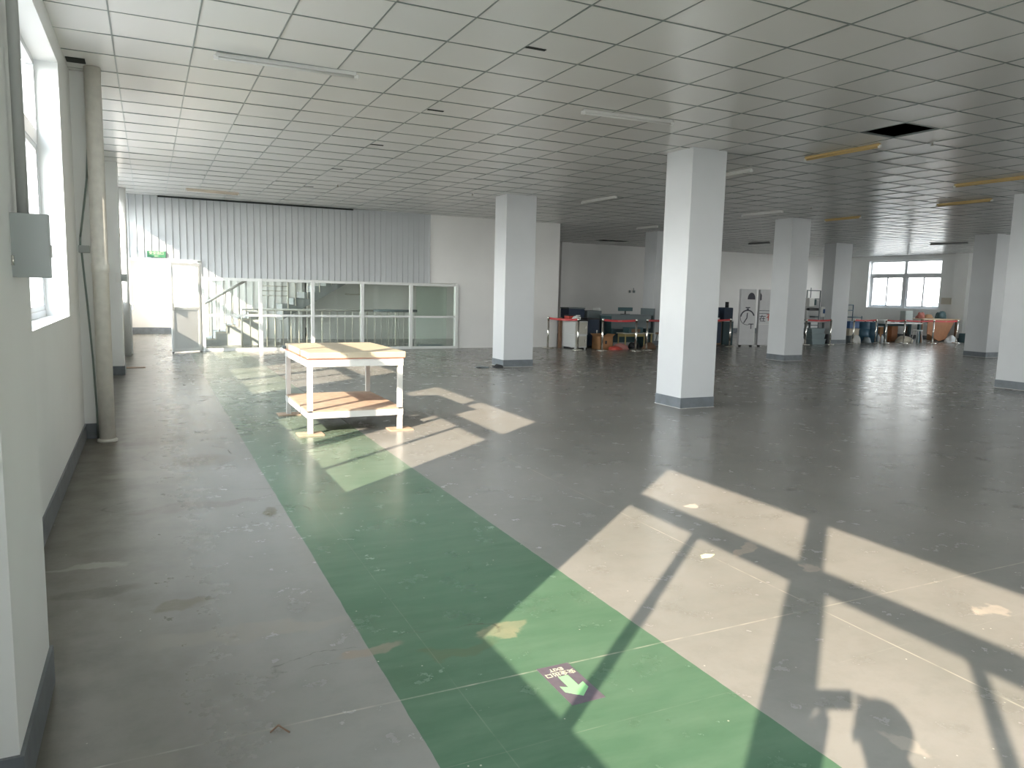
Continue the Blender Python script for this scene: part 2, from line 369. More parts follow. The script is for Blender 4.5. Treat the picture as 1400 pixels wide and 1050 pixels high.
def side_wall(name, xi, xo, wins):
    b = MB(); a, c = min(xi, xo), max(xi, xo)
    ws = sorted(wins)
    b.box(a, c, YN - 0.2, YF + 0.2, -0.12, WZ0); b.box(a, c, YN - 0.2, YF + 0.2, WZ1, 4.1)
    ys = [YN - 0.2] + [v for p in ws for v in p] + [YF + 0.2]
    for k in range(0, len(ys), 2): b.box(a, c, ys[k], ys[k + 1], WZ0, WZ1)
    return b
wl = side_wall('wall_left', -0.6, -0.84, LWIN)
PIL = [(-3.6, -3.04), (2.45, 3.18), (8.32, 8.88), (14.05, 14.6), (19.0, 19.6)]
for y0, y1 in PIL: wl.box(-0.6, -0.40 if y0 > 5 else -0.38, y0, y1, 0, CE)
wl.build('wall_left', WALL, kind='structure')
wr = side_wall('wall_right', XR, XR + 0.24, RWIN)
for y0, y1 in [(18.95, 19.5), (13.0, 13.56), (7.0, 7.5), (1.2, 1.7)]: wr.box(XR - 0.22, XR, y0, y1, 0, CE)
wr.build('wall_right', WALL, kind='structure')
NZ0 = 1.95
FILLWIN = [(1.2, 4.8), (8.2, 11.8), (15.2, 18.8), (22.2, 25.8)]  # unseen high windows, added to light the near faces of the pillars
wn = MB().box(-0.6, XR, YN - 0.2, YN, -0.12, NZ0).box(-0.6, XR, YN - 0.2, YN, WZ1, 4.1)
xs_ = [-0.6] + [v for p in FILLWIN for v in p] + [XR]
for k in range(0, len(xs_), 2): wn.box(xs_[k], xs_[k + 1], YN - 0.2, YN, NZ0, WZ1)
wn.build('wall_near', WALL, kind='structure')
wb = MB().box(-0.6, XR, YF, YF + 0.2, -0.12, 4.1)
wb.box(14.2, 14.65, YF - 0.25, YF, 0, CE)
wb.build('wall_back', WALLW, kind='structure')
# white wall between the stair hall and the open bay, with the end seen at x=10.5
YP = 18.8
MB().box(6.62, 7.40, YP, YP + 0.2, 1.72, CE + 0.4).box(7.40, 10.50, YP, YP + 0.2, 0, CE + 0.4).box(10.3, 10.5, YP + 0.2, YF, 0, CE + 0.4).build('wall_far', WALLW, kind='structure')

# corrugated cladding above doors and glass partition
def corrugated():
    b = MB(); x = -0.6; pts = []
    pitch = 0.145
    while x < 6.62:
        for dx, dy in ((0.0, 0), (0.075, 0), (0.070, -0.022), (0.112, -0.022), (0.125, 0)):
            pts.append((min(x + dx, 6.62), YP - 0.002 + dy))
        x += pitch
    for (xa, ya), (xb, yb) in zip(pts, pts[1:]):
        if xb - xa < 1e-6: continue
        z0 = 2.06 if xa < 1.12 else 1.705
        V = [b.bm.verts.new(p) for p in ((xa, ya, z0), (xb, yb, z0), (xb, yb, CE + 0.3), (xa, ya, CE + 0.3))]
        b.bm.faces.new(V)
    for x0, x1, z0 in ((-0.6, 1.12, 2.06), (1.12, 6.62, 1.705)): b.box(x0, x1, YP + 0.001, YP + 0.05, z0, CE + 0.3)
    b.box(6.60, 6.64, YP - 0.03, YP + 0.05, 1.705, CE)
    b.box(4.62, 6.62, YP - 0.035, YP, CE - 0.02, CE + 0.02)
    return b.build('wall_corrugated', CORR, kind='structure')
corrugated()

# baseboards
bb = MB()
prev = YN
for y0, y1 in PIL:
    d = -0.40 if y0 > 5 else -0.38
    bb.box(-0.6, -0.588, prev, y0, 0, 0.15); bb.box(-0.6, d + 0.012, y0 - 0.012, y1 + 0.012, 0, 0.15); prev = y1
bb.box(-0.6, -0.588, prev, YF, 0, 0.15)
bb.build('baseboard_left', BASE, kind='structure')
bb = MB().box(XR - 0.012, XR, YN, YF, 0, 0.15)
for y0, y1 in [(18.95, 19.5), (13.0, 13.56)]: bb.box(XR - 0.232, XR, y0 - 0.012, y1 + 0.012, 0, 0.15)
bb.build('baseboard_right', BASE, kind='structure')
MB().box(-0.6, XR, YF - 0.012, YF, 0, 0.2).build('baseboard_back', BASE, kind='structure')

# windows
def window(n, x, y0, y1, sgn):
    """frame in the plane x; sgn=+1 when the room is on the +x side"""
    xo = x - 0.06 * sgn
    a, c = min(x, xo), max(x, xo); t = 0.05
    ym = (y0 + y1) / 2; zt0, zt1 = 2.60, 2.72
    f = MB()
    f.box(a, c, y0, y1, WZ0, WZ0 + t).box(a, c, y0, y1, WZ1 - t, WZ1).box(a, c, y0, y0 + t, WZ0 + t, WZ1 - t).box(a, c, y1 - t, y1, WZ0 + t, WZ1 - t)
    f.box(a, c, ym - 0.065, ym + 0.065, WZ0 + t, WZ1 - t)
    f.box(a, c, y0 + t, ym - 0.065, zt0, zt1).box(a, c, ym + 0.065, y1 - t, zt0, zt1)
    F = f.build('window_%d' % n, FRAME, kind='structure')
    for (ya, yb) in ((y0 + t, ym - 0.065), (ym + 0.065, y1 - t)):
        MB().box((a + c) / 2 - 0.003, (a + c) / 2 + 0.003, ya, yb, zt1, WZ1 - t).build('pane', GLASS, F)
        yc = (ya + yb) / 2; s = 0.042 if sgn > 0 else 0.065
        for k, (p, q) in enumerate(((ya, yc + s / 2), (yc - s / 2, yb))):
            xa = a + 0.006 + k * 0.026; xb = xa + 0.022
            sash = MB().box(xa, xb, p, p + s, WZ0 + t, zt0).box(xa, xb, q - s, q, WZ0 + t, zt0).box(xa, xb, p + s, q - s, WZ0 + t, WZ0 + t + s).box(xa, xb, p + s, q - s, zt0 - s, zt0)
            sh = sash.build('sash', FRAME, F)
            MB().box((xa + xb) / 2 - 0.003, (xa + xb) / 2 + 0.003, p + s, q - s, WZ0 + t + s, zt0 - s).build('pane', GLASS, sh)
            if sgn > 0:
                hy = q - s / 2 if k == 0 else p + s / 2
                MB().box(xb, xb + 0.022, hy - 0.012, hy + 0.012, 1.80, 1.95).build('latch', FRAME, sh)
nwin = 1
for y0, y1 in LWIN: window(nwin, -0.765, y0, y1, 1); portal(-0.835, y0, y1, WZ0, WZ1, 1); nwin += 1
for x0, x1 in FILLWIN:  # added fill windows behind the camera, each with its own portal
    f = MB().box(x0, x1, YN - 0.16, YN - 0.10, NZ0, NZ0 + 0.05).box(x0, x1, YN - 0.16, YN - 0.10, WZ1 - 0.05, WZ1)
    for xx in (x0, (x0 + x1) / 2 - 0.04, x1 - 0.08): f.box(xx, xx + 0.08, YN - 0.16, YN - 0.10, NZ0 + 0.05, WZ1 - 0.05)
    F = f.build('window_%d' % (20 + int(x0)), FRAME, kind='structure')
    MB().box(x0 + 0.08, x1 - 0.08, YN - 0.135, YN - 0.13, NZ0 + 0.05, WZ1 - 0.05).build('pane', GLASS, F)
    d = bpy.data.lights.new('window_portal', 'AREA'); o = bpy.data.objects.new('window_portal', d); C.objects.link(o)
    d.shape = 'RECTANGLE'; d.size = x1 - x0; d.size_y = WZ1 - NZ0; d.cycles.is_portal = True
    o.location = ((x0 + x1) / 2, YN - 0.19, (NZ0 + WZ1) / 2); o.rotation_euler = (PI / 2, 0, 0)
for y0, y1 in RWIN: window(nwin, XR + 0.17, y0, y1, -1); portal(XR + 0.235, y0, y1, WZ0, WZ1, -1); nwin += 1

# ------------------------------------------------------------------ outside
GRND = mat('outdoor_ground', (0.17, 0.165, 0.155), 0.9, noise=0.1, nscale=0.3)
MB().box(-160, 200, -160, 200, -4.6, -4.5).build('ground_outside', GRND, kind='structure')
def building(x, y0, y1, h, label):
    r = thing('factory_building', label, 'building', (x, (y0 + y1) / 2, -4.5))
    L = (y1 - y0) / 2
    BW = mat('building_render', (0.80, 0.80, 0.78), 0.8); BG = mat('building_glass', (0.20, 0.26, 0.32), 0.2); BY = mat('building_ochre', (0.75, 0.62, 0.35), 0.8)
    MB().box(0, 12, -L, L, 0, h).build('facade', BW, r)
    MB().box(-0.25, 12.2, -L - 0.2, L + 0.2, h, h + 0.35).build('roof_edge', BW, r)
    n = 0
    for fl in range(int(h // 3.2)):
        for k in range(int(2 * L / 3.0)):
            y = -L + 0.9 + k * 3.0
            wn = MB().box(-0.05, 0.02, y, y + 0.9, fl * 3.2 + 1.0, fl * 3.2 + 2.7).box(-0.05, 0.02, y + 1.1, y + 2.0, fl * 3.2 + 1.0, fl * 3.2 + 2.7)
            wn.build('window', BG, r); n += 1
    return r
building(92, 62, 86, 9.4, 'pale three storey factory building seen through the window of the far corner')

# ------------------------------------------------------------------ square pillars
def pillar(x0, x1, y0, y1, label):
    r = thing('square_pillar', label, 'pillar', ((x0 + x1) / 2, (y0 + y1) / 2, 0))
    a, b = (x1 - x0) / 2, (y1 - y0) / 2
    MB().box(-a, a, -b, b, 0, CE + 0.05, bev=0.006).build('shaft', PILL, r)
    MB().box(-a - 0.006, a + 0.006, -b - 0.006, b + 0.006, 0, 0.145, bev=0.003).build('painted_base', BASE, r)
    MB().box(-a - 0.012, a + 0.012, -b - 0.012, b + 0.012, 0, 0.006).build('grout_edge', WPAINT, r)
    return r
pillar(6.50, 7.07, 8.13, 8.69, 'large white square pillar in the middle of the hall, grey base with a chip mark')
pillar(6.50, 7.17, 13.85, 14.40, 'white square pillar in front of the plain white wall, debris at its foot')
pillar(14.06, 14.66, 13.70, 14.28, 'white square pillar beside the stopwatch panels')
pillar(14.00, 14.75, 7.95, 8.50, 'white square pillar cut off by the edge of the picture')
pillar(21.42, 22.2, 13.35, 14.00, 'white square pillar near the far corner, chipped dark base')
pillar(21.32, 22.12, 18.75, 19.25, 'white square pillar between the white machine and the blue drums')
pillar(13.95, 14.7, 18.95, 19.55, 'pale square pillar mostly hidden behind the large middle pillar')
pillar(-0.02 + 6.52, 7.07, 2.4, 2.96, 'white square pillar outside the picture beside the near bay')

# ------------------------------------------------------------------ work table
def work_table():
    r = thing('work_table', 'white metal work table with cream top and plywood lower shelf in the sunlight', 'table', (1.95, 8.5, 0))
    xs = (1.476 - 1.95, 2.44 - 1.95); ys = (7.845 - 8.5, 9.19 - 8.5)
    for x in xs:
        for y in ys:
            MB().box(x - 0.026, x + 0.026, y - 0.026, y + 0.026, 0.008, 0.80, bev=0.003).build('leg', WPAINT, r)
            MB().box(x - 0.13, x + 0.13, y - 0.10, y + 0.10, 0.0, 0.014, bev=0.002).build('foot_plate', PLY, r)
    X0, X1, Y0, Y1 = xs[0] - 0.03, xs[1] + 0.03, ys[0] - 0.03, ys[1] + 0.03
    ap = MB().box(X0, X1, Y0, Y0 + 0.03, 0.71, 0.79).box(X0, X1, Y1 - 0.03, Y1, 0.71, 0.79).box(X0, X0 + 0.03, Y0 + 0.03, Y1 - 0.03, 0.71, 0.79).box(X1 - 0.03, X1, Y0 + 0.03, Y1 - 0.03, 0.71, 0.79)
    ap.build('apron', WPAINT, r)
    MB().box(X0 - 0.012, X1 + 0.012, Y0 - 0.012, Y1 + 0.012, 0.79, 0.797).build('trim_strip', mat('red_trim', (0.45, 0.14, 0.08), 0.5), r)
    MB().box(X0 + 0.005, X1 + 0.02, Y0 - 0.02, Y1 - 0.28, 0.797, 0.862, bev=0.008).build('tabletop', BOARD, r)
    MB().box(X0 + 0.005, X1 + 0.02, Y1 - 0.274, Y1 + 0.02, 0.797, 0.860, bev=0.008).build('tabletop', BOARD, r)
    sf = MB().box(X0, X1, Y0, Y0 + 0.03, 0.17, 0.235).box(X0, X1, Y1 - 0.03, Y1, 0.17, 0.235).box(X0, X0 + 0.03, Y0 + 0.03, Y1 - 0.03, 0.17, 0.235).box(X1 - 0.03, X1, Y0 + 0.03, Y1 - 0.03, 0.17, 0.235)
    sf.build('shelf_frame', WPAINT, r)
    MB().box(X0 + 0.004, X1 - 0.004, Y0 + 0.004, Y1 - 0.004, 0.235, 0.25).build('lower_shelf', PLY, r)
    MB().box(X0 - 0.03, X0 + 0.01, ys[1] - 0.03, ys[1] + 0.05, 0.795, 0.83).build('bracket', SLATE, r)
work_table()

# ------------------------------------------------------------------ doors (double doorway in the far partition)
def door_frame():
    b = MB()
    b.box(-0.46, -0.40, YP - 0.05, YP + 0.07, 0, 2.06).box(1.04, 1.10, YP - 0.05, YP + 0.07, 0, 2.06).box(-0.46, 1.10, YP - 0.05, YP + 0.07, 2.03, 2.09)
    return b.build('trim_1', ALU, kind='structure')
door_frame()
def door(n, hx, ang, flip):
    D = bpy.data.objects.new('door_%d' % n, None); C.objects.link(D); D['kind'] = 'structure'
    D.location = (hx, YP - 0.06, 0); D.rotation_euler = (0, 0, ang)
    w = 0.72
    MB().box(0, 0.05, -0.02, 0.02, 0.02, 2.0).box(w - 0.05, w, -0.02, 0.02, 0.02, 2.0).box(0.05, w - 0.05, -0.02, 0.02, 1.94, 2.0).box(0.05, w - 0.05, -0.02, 0.02, 0.02, 0.09).box(0.05, w - 0.05, -0.02, 0.02, 0.96, 1.02).build('door_frame', ALU, D)
    MB().box(0.05, w - 0.05, -0.01, 0.01, 0.09, 0.96).build('lower_panel', CABW, D)
    MB().box(0.05, w - 0.05, -0.004, 0.004, 1.02, 1.94).build('pane', GLASS, D)
    MB().box(w - 0.04, w - 0.015, -0.06, 0.06, 0.95, 1.10).build('handle', STEEL, D)
    MB().box(w - 0.06, w - 0.02, -0.05, -0.02, 0.0, 0.06).build('door_stop', BLACK, D)
door(1, -0.40, math.radians(-86), 1)
door(2, 1.06, math.radians(180 + 32), -1)

# ------------------------------------------------------------------ glass partition
def partition():
    r = thing('glass_partition', 'long white framed glass partition with ten panes in front of the stairs', 'partition', (1.13, YP, 0))
    xs = [0.0, 1.27, 2.49, 3.72, 5.0, 6.27]; H = 1.69
    for k, x in enumerate(xs):
        MB().box(x - 0.04, x + 0.04, -0.05, 0.03, 0, H, bev=0.004).build('post', ALU, r)
    MB().box(0.04, 6.23, -0.045, 0.025, H - 0.05, H + 0.01).build('top_rail', ALU, r)
    MB().box(0.04, 6.23, -0.045, 0.025, 0.0, 0.06).build('bottom_rail', ALU, r)
    for a, b in zip(xs, xs[1:]):
        MB().box(a + 0.04, b - 0.04, -0.035, 0.02, 0.81, 0.86).build('middle_rail', ALU, r)
        MB().box(a + 0.04, b - 0.04, -0.006, 0.0, 0.06, 0.81).build('pane', PGLASS, r)
        MB().box(a + 0.04, b - 0.04, -0.006, 0.0, 0.86, H - 0.05).build('pane', PGLASS, r)
partition()

# ------------------------------------------------------------------ stair hall behind the partition
PALE = mat('stair_cream', (0.66, 0.63, 0.56), 0.6)
RAIL = mat('hand_rail', (0.50, 0.48, 0.45), 0.45)
MB().box(1.1, 1.2, 23.0, YF, 0, CE + 0.3).box(1.2, 4.2, 23.0, 23.1, 0, CE + 0.3).box(4.2, 10.3, 22.6, 22.7, 0, CE + 0.3).build('wall_stair', mat('stair_hall_paint', (0.88, 0.87, 0.84), 0.6), kind='structure')
rb = MB()
for k in range(15): rb.box(1.3 + k * 0.2, 1.325 + k * 0.2, 22.975, 23.0, 0, CE)
rb.build('trim_30', ALU, kind='structure')
def stairs():
    r = thing('lower_staircase', 'short pale stair flight with cream edges behind the glass partition', 'stairs', (1.25, 20.5, 0))
    n = 5; tr, rs = 0.27, 0.17
    pts = [(0, 0)]
    for i in range(n): pts += [(i * tr, (i + 1) * rs), ((i + 1) * tr, (i + 1) * rs)]
    pts += [(n * tr, 0)]
    MB().prism(pts, 'y', 0, 1.2).build('flight', CONC, r)
    for i in range(n):
        MB().box(i * tr - 0.012, (i + 1) * tr, -0.02, 0.0, (i + 1) * rs - 0.03, (i + 1) * rs + 0.012).box(i * tr - 0.012, i * tr + 0.01, -0.02, 0, i * rs, (i + 1) * rs).build('step_edge', PALE, r)
    h = MB().bar((-0.05, -0.06, 1.02), (1.10, -0.06, 1.72), 0.032)
    h.build('handrail', RAIL, r)
    for k in range(7):
        x = 0.02 + k * 0.165; MB().bar((x, -0.06, min(n, int(max(0, x) / tr) + 1) * rs), (x, -0.06, 1.03 + x * 0.61), 0.012, 6).build('baluster', RAIL, r)
stairs()
def upper_stairs():
    r = thing('upper_staircase', 'dark grey sloping stair flight rising behind the upper glass panes', 'stairs', (3.3, 21.4, 0))
    tr, rs = 0.30, 0.175; n = 8; z0 = 0.62
    top = []
    for i in range(n): top += [(i * tr, z0 + 0.25 + i * rs), (i * tr, z0 + 0.25 + (i + 1) * rs)] if i else [(0, z0), (0, z0 + 0.25 + rs)]
    top += [(n * tr, z0 + 0.25 + n * rs), (n * tr, z0 + n * rs * 1.0)]
    MB().prism(top, 'y', 0, 1.1).build('flight', mat('stair_grey', (0.30, 0.32, 0.32), 0.7), r)
    hr = MB()
    for k in range(4): hr.bar((-0.55, -0.05, 1.28 + 0.13 * k), (0.15, -0.05, 1.28 + 0.13 * k), 0.012, 6)
    hr.bar((-0.55, -0.05, 0.0), (-0.55, -0.05, 1.72), 0.02).bar((0.15, -0.05, 0.9), (0.15, -0.05, 1.72), 0.02)
    hr.build('landing_rail', PALE, r)
    for k in range(6):
        x = 0.35 + k * 0.33; MB().bar((x, -0.05, z0 + 0.4 + k * 0.19), (x, -0.05, z0 + 1.0 + k * 0.19), 0.012, 6).build('baluster', PALE, r)
upper_stairs()
def balustrade():
    r = thing('stairwell_railing', 'long waist high railing with upright bars behind the glass partition', 'railing', (2.1, 20.0, 0))
    MB().bar((0, 0, 0.94), (4.0, 0, 0.94), 0.028).build('handrail', RAIL, r)
    for k in range(21): MB().bar((0.0 + k * 0.2, 0, 0.0), (k * 0.2, 0, 0.92), 0.011, 6).build('baluster', PALE, r)
    for x in (0, 2.0, 4.0): MB().bar((x, 0.03, 0), (x, 0.03, 0.95), 0.022, 8).build('post', PALE, r)
balustrade()
def balustrade2():
    r = thing('stairwell_railing', 'short dark topped railing beside the greenish end panes', 'railing', (5.35, 19.55, 0))
    MB().bar((0, 0, 0.96), (1.2, 0, 0.96), 0.035).build('handrail', SLATE, r)
    for k in range(8): MB().bar((0.06 + k * 0.155, 0, 0.0), (0.06 + k * 0.155, 0, 0.95), 0.011, 6).build('baluster', RAIL, r)
balustrade2()
r = thing('glass_screen', 'greenish glass sheet standing behind the end panes of the partition', 'glass', (6.45, 19.3, 0))
MB().box(0, 0.86, 0, 0.012, 0.03, 1.62).build('sheet', glass_mat('green_glass', (0.90, 0.95, 0.92)), r)
MB().box(0.05, 0.75, -0.03, 0.04, 0.0, 0.07).build('floor_clamp', SLATE, r)
r = thing('wall_bracket', 'small pale pipe bracket hanging behind the fourth pane', 'bracket', (5.2, 22.55, 0))
MB().bar((0.55, 0, 1.35), (0.55, 0, 1.9), 0.015, 8).bar((0.1, 0, 1.35), (0.62, 0, 1.35), 0.02, 8).build('rod', PALE, r)

# exit sign over the doors
r = thing('exit_sign', 'small green emergency exit sign above the double doorway', 'sign', (0.19, YP - 0.05, 2.18))
MB().box(-0.19, 0.19, -0.012, 0.012, -0.07, 0.07, bev=0.003).build('sign_plate', GREEN, r)
M0 = Matrix.Translation((0.0, -0.014, 0.022)) @ Matrix.Rotation(PI / 2, 4, 'X')
text_mesh('安全出口', 0.075, 'lettering', SIGNW, r, M0)
text_mesh('EXIT', 0.038, 'lettering', SIGNW, r, Matrix.Translation((0.0, -0.014, -0.042)) @ Matrix.Rotation(PI / 2, 4, 'X'))

# exit arrow sticker on the green walkway
r = thing('floor_exit_sign', 'worn dark floor sticker with a pale green arrow and exit lettering', 'sign', (1.449, 2.405, 0.0))
MB().box(-0.073, 0.073, -0.146, 0.146, 0.0, 0.0012).build('sticker', SIGND, r)
MB().prism([(-0.022, 0.055), (0.022, 0.055), (0.022, -0.03), (0.052, -0.012), (0.052, -0.055), (0.0, -0.105), (-0.052, -0.055), (-0.052, -0.012), (-0.022, -0.03)], 'z', 0.0012, 0.002).build('arrow', LIME, r)
RZ = Matrix.Rotation(PI, 4, 'Z')
text_mesh('安全出口', 0.034, 'lettering', SIGNW, r, Matrix.Translation((0, 0.078, 0.0018)) @ RZ, 0.0003, 0.0004)
text_mesh('EXIT', 0.031, 'lettering', SIGNW, r, Matrix.Translation((0, 0.112, 0.0018)) @ RZ, 0.0003, 0.0004)

# ------------------------------------------------------------------ left wall fittings
r = thing('drain_pipe', 'thick cream painted pipe standing against the window side pilaster', 'pipe', (-0.40, 8.13, 0))
MB().lathe([(0.070, 0), (0.070, 1.62), (0.077, 1.625), (0.077, 1.70), (0.070, 1.705), (0.070, CE)], n=28).build('pipe_body', PIPE, r)
MB().lathe([(0.09, 0), (0.09, 0.02), (0.075, 0.03)], n=28).build('floor_collar', PIPE, r)
r = thing('wall_cable', 'grey green cable hanging loosely beside the thick cream pipe', 'cable', (-0.47, 8.305, 0))
pts = [(0.02, 0, CE), (0.012, 0, 3.2), (0.0, 0, 2.8), (-0.02, 0, 2.5), (-0.06, 0, 2.2), (-0.095, 0, 1.95), (-0.10, 0, 1.86), (-0.09, 0, 1.8), (-0.06, 0, 1.3), (-0.035, 0, 0.8), (-0.02, 0, 0.3), (-0.018, 0, 0.0)]
MB().tube(pts, 0.009).build('cable_run', CABLE, r)
MB().box(-0.115, -0.02, -0.02, 0.01, 1.80, 1.87, bev=0.004).build('clamp', BOXG, r)
r = thing('electrical_box', 'grey metal electrical box fixed on the wall in front of the near window', 'electrical box', (-0.38, 2.82, 0))
MB().box(0.0, 0.085, 0.01, 0.10, 1.535, 1.728, bev=0.003).build('box_body', BOXG, r)
MB().box(-0.005, 0.104, -0.012, 0.01, 1.533, 1.732, bev=0.004).build('box_cover', BOXG, r)
MB().bar((0.004, -0.018, 1.57), (0.004, -0.018, 1.60), 0.004).build('latch', STEEL, r)
MB().box(0.085, 0.10, 0.05, 0.09, 1.60, 1.64).build('switch', WHITEP, r)
r = thing('conduit_pipe', 'grey conduit rising to the ceiling above the near electrical box', 'pipe', (-0.352, 2.88, 0))
MB().bar((0, 0, 1.728), (0, 0, CE), 0.017, 14).build('conduit', mat('conduit', (0.40, 0.41, 0.40), 0.5), r)
r = thing('switch_box', 'small white switch box on the second window side pilaster', 'electrical box', (-0.40, 14.03, 1.53))
MB().box(-0.07, 0.0, -0.03, 0.02, 0, 0.16, bev=0.004).build('box_body', WHITEP, r)
MB().box(0.0, 0.09, 0.02, 0.10, 0.02, 0.14, bev=0.004).build('box_side', BOXG, r)
r = thing('drain_pipe', 'white downpipe near the double doorway beside the last window', 'pipe', (-0.44, 17.75, 0))
MB().bar((0, 0, 0), (0, 0, CE), 0.085, 20).build('pipe_body', TUBEW, r)
r = thing('steel_post', 'grey upright post next to the open door leaf by the last window', 'post', (-0.42, 18.25, 0))
MB().box(-0.06, 0.06, -0.05, 0.05, 0, 2.0).build('post_body', FRAME, r)
tag(MB().box(-0.16, 0.16, -0.09, 0.09, 0, 0.012, bev=0.004).build('floor_mat', PLY, loc=(-0.25, 15.2, 0)), 'small flat brown board lying on the floor near the window side pilaster', 'board')

# ------------------------------------------------------------------ ceiling fittings
def batten(x0, y0, x1, y1, m, label, wide=0.020):
    cx, cy = (x0 + x1) / 2, (y0 + y1) / 2; L = math.hypot(x1 - x0, y1 - y0) / 2; a = math.atan2(y1 - y0, x1 - x0)
    r = thing('tube_light', label, 'ceiling light', (cx, cy, CE - 0.02), a, None)
    MB().box(-L, L, -wide, wide, -0.012, 0.02, bev=0.004).build('batten_body', m, r)
    MB().bar((-L + 0.02, 0, -0.024), (L - 0.02, 0, -0.024), 0.012, 10).build('tube', m if m is not TUBEG else TUBEG, r)
    for s in (-1, 1): MB().box(s * L - 0.02, s * L + 0.02, -0.015, 0.015, -0.036, 0.0, bev=0.003).build('end_cap', WHITEP if m is not TUBEG else TUBEG, r)
batten(0.575, 7.06, 1.76, 7.03, TUBEW, 'white tube light above the sunlit work table end of the near ceiling')
batten(4.21, 7.12, 5.32, 7.05, TUBEW, 'white tube light flush with the ceiling before the large middle pillar', 0.010)
batten(8.30, 13.96, 8.36, 12.76, TUBEW, 'white tube light between the two pillars of the middle row')
batten(8.24, 9.95, 8.27, 8.95, TUBEW, 'white tube light partly hidden by the head of the large middle pillar')
batten(12.6, 13.85, 12.66, 12.66, TUBEW, 'white tube light in front of the pillar beside the stopwatch panels')
batten(8.21, 7.85, 8.24, 6.70, TUBEY, 'yellowed tube light next to the missing ceiling tile')
batten(14.9, 13.5, 14.87, 12.46, TUBEY, 'yellowed tube light above the pillar by the stopwatch panels')
batten(14.19, 10.1, 14.17, 9.0, TUBEY, 'yellowed tube light in the window glare on the ceiling')
batten(12.06, 8.3, 12.05, 7.1, TUBEY, 'yellowed tube light cut by the picture edge')
batten(0.75, 16.95, 1.78, 17.1, TUBEP, 'dusty tube light close to the corrugated wall')
batten(12.75, 18.3, 12.8, 17.4, TUBEW, 'white tube light beside the hidden pillar in front of the dim bay')
batten(23.6, 16.9, 23.7, 15.7, TUBEG, 'dark tube light near the far corner window')
batten(19.3, 20.8, 19.4, 19.9, TUBEG, 'dark tube light above the stopwatch panels')
k = 1
for x, y in ((2.86, 5.62), (2.88, 8.02), (2.86, 10.3), (2.86, 12.7), (2.87, 15.2)):
    k += 1
    MB().box(x - 0.09, x + 0.09, y - 0.018, y + 0.018, CE - 0.003, CE + 0.003).build('trim_%d' % k, DARK, kind='structure')  # dark plate drawn as the shade inside an open slot
MB().box(0.25, 4.62, YP - 0.06, YP - 0.026, CE - 0.03, CE - 0.002).build('trim_%d' % (k + 2), DARK, kind='structure')  # dark strip stands in for the shaded gap over the cladding
MB().box(-0.59, -0.44, 7.86, 8.02, CE - 0.004, CE + 0.002).build('trim_%d' % (k + 1), DARK, kind='structure')  # dark plate imitates the shaded hole of a missing tile corner
sp_m = mat('sprinkler_metal', (0.35, 0.33, 0.28), 0.4, metal=0.6)
def sprinkler(x, y, label):
    r = thing('sprinkler_head', label, 'sprinkler', (x, y, CE))
    MB().lathe([(0.03, -0.004), (0.03, 0.0)], n=14).build('rose', WHITEP, r)
    MB().bar((0, 0, 0), (0, 0, -0.04), 0.008, 8).bar((0, 0, -0.04), (0, 0, -0.045), 0.022, 10).build('nozzle', sp_m, r)
for x, y, l in ((8.69, 6.32, 'sprinkler head just past the missing ceiling tile'), (8.69, 5.0, 'sprinkler head out towards the picture edge from the missing ceiling tile'),
                (3.3, 14.6, 'sprinkler head on the ceiling before the corrugated wall'), (5.9, 14.2, 'sprinkler head on the ceiling near the pillar with debris'),
                (12.7, 11.9, 'sprinkler head hanging near the tube light in front of the stopwatch panels')): sprinkler(x, y, l)

# ------------------------------------------------------------------ belt barriers
def barrier_post(x, y, label):
    r = thing('barrier_post', label, 'barrier post', (x, y, 0), 0, 'belt barrier posts before the cluttered bays')
    return r
proto = barrier_post(10.0, 18.42, '')
MB().lathe([(0.16, 0), (0.16, 0.012), (0.13, 0.03), (0.03, 0.045)], n=24).build('base', STEEL, proto)
MB().lathe([(0.028, 0.04), (0.028, 0.80)], n=16).build('pole', STEEL, proto)
MB().lathe([(0.034, 0.80), (0.034, 0.865), (0.02, 0.88)], n=16).build('belt_head', STEEL, proto)
posts = [(10.0, 18.42, 'steel barrier post in front of the plain white wall end'), (10.45, 17.55, 'steel barrier post in front of the stacked grey cabinets'),
         (11.11, 17.36, 'steel barrier post in front of the cardboard box'), (12.03, 17.1, 'steel barrier post in front of the yellow legged bench'),
         (12.5, 17.25, 'steel barrier post nearest the hidden pale pillar'), (16.29, 18.14, 'steel barrier post beside the stopwatch panels'),
         (19.9, 18.5, 'steel barrier post before the grey crates half behind a pillar'), (21.0, 18.45, 'steel barrier post with belt end beside the grey crates'),
         (22.45, 18.73, 'steel barrier post in front of the white sack'), (23.84, 18.93, 'steel barrier post in front of the blue drums'),
         (24.2, 18.8, 'steel barrier post by the white edged table'), (24.95, 18.60, 'steel barrier post in front of the cream cloth mound'),
         (26.3, 18.42, 'steel barrier post beside the grey stool'), (27.75, 18.47, 'steel barrier post in front of the orange table end')]
heads = []
for n, (x, y, l) in enumerate(posts):
    o = proto if n == 0 else copy_tree(proto)
    o.location = (x, y, 0); o['label'] = l; heads.append((x, y))
